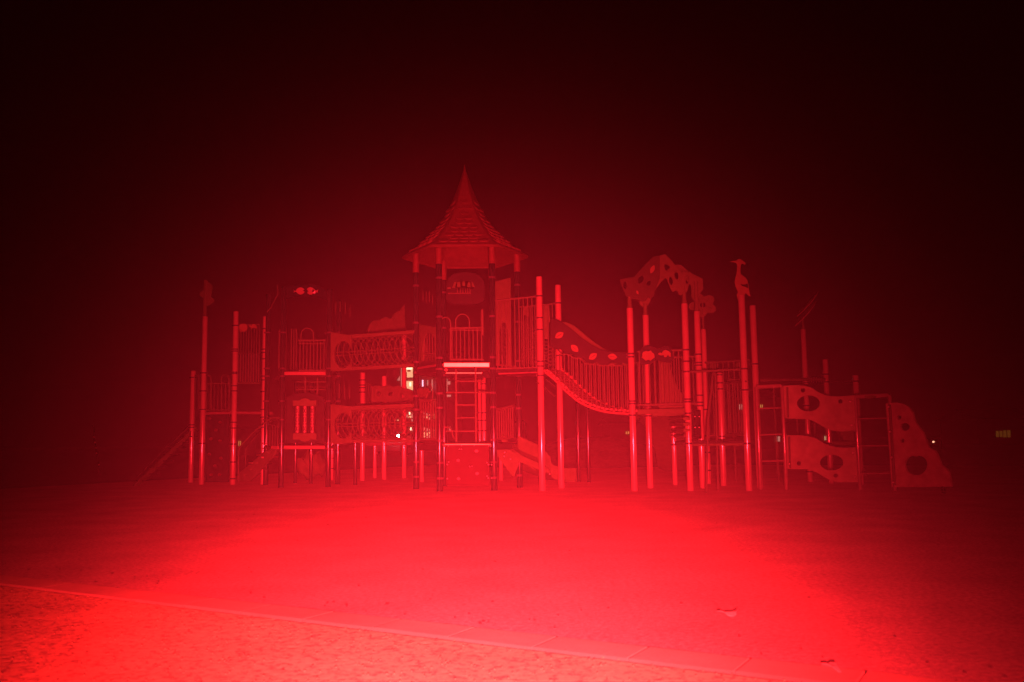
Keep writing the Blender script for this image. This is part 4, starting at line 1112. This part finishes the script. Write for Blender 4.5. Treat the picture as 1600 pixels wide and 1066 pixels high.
for (x0, y0, x1, y1) in ((694.5, 592, 699, 612), (699.5, 596, 703.5, 601), (694.5, 617, 704.5, 620), (694.5, 667, 697.5, 673.5), (702, 667, 703.8, 673.5)):
    rect(fb0, x0, y0, x1, y1).build('window', DIMW, ab)
rw = random.Random(11)
for (xs, y0, n_) in (((662, 667, 671, 677.5, 681.5), 643, 2), ((663, 667.5, 671, 677.5, 681.5), 667, 3)):
    for i, x in enumerate(xs):
        yy = y0 + rw.uniform(0, 3) + (i * 1.2)
        for k in range(n_):
            h = rw.uniform(2, 5)
            rect(fb0, x - .7, yy, x + .7, yy + h).build('window', WARM if rw.random() < .35 else DIMW, ab)
            yy += h + rw.uniform(1, 2.5)
for x, y0, y1, m in ((640, 644, 648, WARMB), (635.5, 648, 652.5, DIMW), (639, 650, 653, WARM), (641.5, 650, 653, WARM), (644, 645, 653, DIMW), (644, 655, 658.5, DIMW), (641.8, 668, 672.5, WARMB), (644.5, 671, 673.5, DIMW), (622, 656, 657.5, WARM), (618, 656, 657, DIMW), (637, 682, 683.5, DIMW), (640.5, 683.5, 685.5, DIMW)):
    rect(fb0, x - 1, y0, x + 1, y1).build('window', m, ab)

# parked car with one headlight lit
def car(px, Y, label):
    c = P(px, 690, Y); t = thing('parked_car', label, 'car', Vector((c.x, Y, 0)))
    secs = [(-2.1, .35, .62, .78), (-2.0, .30, .85, .82), (-1.2, .28, .95, .84), (-.6, .28, 1.40, .70), (.5, .28, 1.45, .70), (1.2, .28, .98, .84), (2.0, .30, .86, .82), (2.1, .36, .62, .78)]
    m = MB(); vs = []; fs = []
    for (y, z0, z1, hw) in secs:
        zm = (z0 + .9) / 2 + .1
        vs += [(c.x - hw, Y + y, z0), (c.x - hw - .03, Y + y, min(z1, zm + .1)), (c.x - hw * .93, Y + y, z1), (c.x + hw * .93, Y + y, z1), (c.x + hw + .03, Y + y, min(z1, zm + .1)), (c.x + hw, Y + y, z0)]
    for i in range(len(secs) - 1):
        for k in range(6): fs.append((i * 6 + k, i * 6 + (k + 1) % 6, (i + 1) * 6 + (k + 1) % 6, (i + 1) * 6 + k))
    fs += [tuple(range(6)), tuple(range(42, 48))]
    MB().add(vs, fs).build('body', CARP, t, smooth=True, bevel=.03)
    MB().add([(c.x - .72, Y - 1.16, .98), (c.x + .72, Y - 1.16, .98), (c.x + .6, Y - .64, 1.38), (c.x - .6, Y - .64, 1.38), (c.x - .72, Y - 1.13, .96), (c.x + .72, Y - 1.13, .96), (c.x + .6, Y - .60, 1.36), (c.x - .6, Y - .60, 1.36)], [(0, 1, 2, 3), (7, 6, 5, 4), (0, 4, 5, 1), (1, 5, 6, 2), (2, 6, 7, 3), (3, 7, 4, 0)]).build('windscreen', GLASS, t)
    for sx in (-.78, .78):
        for sy in (-1.3, 1.3):
            wh = MB().cyl((c.x + sx - .1, Y + sy, .32), (c.x + sx + .1, Y + sy, .32), .32, 18).build('wheel', TYRE, t, smooth=True)
            MB().cyl((c.x + sx - .105, Y + sy, .32), (c.x + sx + .105, Y + sy, .32), .19, 12).build('rim', BOLT, wh, smooth=True)
    return t, c
ct, cc_ = car(612, 55, 'parked car facing the camera with one lit headlight, seen through the lower tunnel')
hp = P(622.5, 680.6, 52.85)
hz = min(max(hp.z, .6), 1.2)
MB().sphere((hp.x, 52.82, hz), .085, 12, 8).build('headlight', HEADL, ct, smooth=True)
MB().sphere((2 * cc_.x - hp.x, 52.9, hz), .08, 12, 8).build('headlight', GLASS, ct, smooth=True)

# street lamp
def street_lamp(px, py, Y, label, m, r=.11, cat='street lamp'):
    q = P(px, py, Y)
    t = thing('street_lamp', label, cat, Vector((q.x + .5, Y, 0)))
    MB().tube([(q.x + .5, Y, -.1), (q.x + .5, Y, q.z + .1), (q.x + .35, Y, q.z + .28), (q.x, Y, q.z + .3)], .05).build('pole', DARK, t, smooth=True)
    MB().box((q.x, Y, q.z + .2), .5, .26, .12).build('lamp_head', DARK, t, bevel=.02)
    MB().sphere((q.x, Y, q.z + .08), r, 12, 8, (1, 1, .8)).build('lamp_glass', m, t, smooth=True)
LAMPM = mat('street_lamp_glass', (.9, .9, .9), .3, emit=(1, .80, .66), estr=9)
street_lamp(810, 664, 62, 'small lit street lamp far off, left of the two tallest pale posts', LAMPM, .12)
SMALLL = mat('small_lamp_glass', (.9, .9, .9), .3, emit=(1, .42, .25), estr=2)
street_lamp(1458.6, 692.5, 60, 'tiny lit lamp far off beyond the rock shaped end board', SMALLL, .07)

def house(px0, px1, ytop, Y, label, wins, m=YELW):
    a = P(px0, 700, Y); b = P(px1, 700, Y)
    t = thing('house', label, 'house', Vector(((a.x + b.x) / 2, Y, 0)))
    zt = zat(a, ytop)
    MB().slab([Vector((a.x, Y, 0)), Vector((b.x, Y, 0)), Vector((b.x, Y + 7, 0)), Vector((a.x, Y + 7, 0))], -.2, zt).build('wall', DWALL, t)
    h = (b.x - a.x) * .18
    MB().add([(a.x - .3, Y - .3, zt + .003), (b.x + .3, Y - .3, zt + .003), (b.x + .3, Y + 7.3, zt + .003), (a.x - .3, Y + 7.3, zt + .003), (a.x - .3, Y + 3.5, zt + h), (b.x + .3, Y + 3.5, zt + h)],
             [(0, 1, 5, 4), (3, 4, 5, 2), (0, 4, 3), (1, 2, 5), (0, 3, 2, 1)]).build('roof', DARKP, t)
    for (x0, y0, x1, y1, mm) in wins:
        w_ = rect(depth(Y - .06), x0, y0, x1, y1, .08).build('window', mm, t)
        vbar(MB(), depth(Y - .14), (x0 + x1) / 2, y0, y1, .03).build('window_bar', DWALL, w_)
house(955, 1010, 662, 70, 'far low house with one yellow window beside the canopy platform', [(978, 674.3, 983, 678.5, YELW)])
house(1130, 1215, 622, 70, 'far dark house with two small lit windows right of the bird post', [(1154.5, 632, 1159.5, 640, DIMW), (1188, 632.5, 1191.5, 638.5, YELW), (1211.5, 682, 1218.5, 690, DIMW)])
house(1275, 1330, 660, 72, 'far dark house with one pale window behind the wavy boards', [(1288.8, 681.5, 1291.5, 688, WARM)])
house(352, 400, 672, 72, 'far dark house with a small yellow window behind the left staircase', [(372.7, 689, 375.8, 697, YELW)])
house(1530, 1625, 655, 80, 'far dark house with dim yellow windows at the right edge', [(1556.5, 673.5, 1566, 683, YDIM), (1568, 672.5, 1578.5, 683.5, YDIM)])

# leaning post with reflectors at far left
ms = thing('marker_post', 'thin leaning post with five red reflectors beyond the left ramp', 'marker post', G(157, 742))
mf = wall(G(147, 742), G(167, 742))
MB().tube([mf(144.5, 664), mf(156.5, 741)], .022).build('pole', DARK, ms, smooth=True)
for x, y in ((147.3, 683), (149.3, 691.5), (150.6, 700), (152, 708.5), (155.7, 726)):
    MB().sphere(mf(x, y) - mf.n * .03, .028, 8, 6, (1, .6, 1)).build('reflector', REFL, ms, smooth=True)

# litter on the rubber surface
def flake(px, py, w_, h_, rot, label):
    c = G(px, py); m = MB(); n = 12; vs = []
    for k in range(n):
        t = 2 * math.pi * k / n; rr2 = 1 + .25 * math.sin(3 * t + rot)
        x = w_ * rr2 * math.cos(t); y = h_ * rr2 * math.sin(t)
        vs.append(Vector((c.x + x * math.cos(rot) - y * math.sin(rot), c.y + x * math.sin(rot) + y * math.cos(rot), .012 + .012 * math.cos(2 * t))))
    m.add([v - Vector((0, 0, .003)) for v in vs] + vs, [tuple(range(n))[::-1], tuple(range(n, 2 * n))] + [(i, (i + 1) % n, n + (i + 1) % n, n + i) for i in range(n)])
    m.origin = Vector((c.x, c.y, 0))
    return tag(m.build('fallen_leaf', PAPER), label, 'leaf')
flake(1139, 960, .055, .05, .2, 'pale curled leaf lying on the rubber surface at lower right')
flake(1299, 1045, .022, .06, .3, 'pale scrap of leaf lying across the edge tiles at lower right')

mb = MB(); rl_ = random.Random(21)
for _ in range(130):
    if rl_.random() < .55: p = kp(rl_.uniform(-2, 7), TW + abs(rl_.gauss(0, .35)) + .02)
    else: p = kp(rl_.uniform(-3, 9), rl_.uniform(.3, 7))
    a = rl_.uniform(0, 6.28); L_ = rl_.uniform(.006, .020); W_ = L_ * rl_.uniform(.25, .6)
    d = Vector((math.cos(a), math.sin(a), 0)); e_ = Vector((-d.y, d.x, 0)); c = Vector((p.x, p.y, .006))
    mb.add([c - d * L_, c - e_ * W_ + Vector((0, 0, .006)), c + d * L_, c + e_ * W_ + Vector((0, 0, .004))], [(0, 1, 2), (0, 2, 3)])
kind(mb.build('leaf_litter', LITTER), 'stuff')

# ================================================================== HAZE
hz_ = MB().add([(-300, -70, -1.2), (300, -70, -1.2), (300, 270, -1.2), (-300, 270, -1.2), (-300, -70, 16), (300, -70, 16), (300, 270, 16), (-300, 270, 16)],
              [(0, 3, 2, 1), (4, 5, 6, 7), (0, 1, 5, 4), (1, 2, 6, 5), (2, 3, 7, 6), (3, 0, 4, 7)])
hm = bpy.data.materials.new('haze_air'); hm.use_nodes = True
hn = hm.node_tree; hn.nodes.remove(hn.nodes['Principled BSDF'])
pv = hn.nodes.new('ShaderNodeVolumePrincipled'); pv.inputs['Color'].default_value = (.9, .9, .9, 1); pv.inputs['Density'].default_value = HAZE
pv.inputs['Anisotropy'].default_value = 0.0
hn.links.new(pv.outputs[0], hn.nodes['Material Output'].inputs['Volume'])
ho = hz_.build('haze', hm); kind(ho, 'stuff')
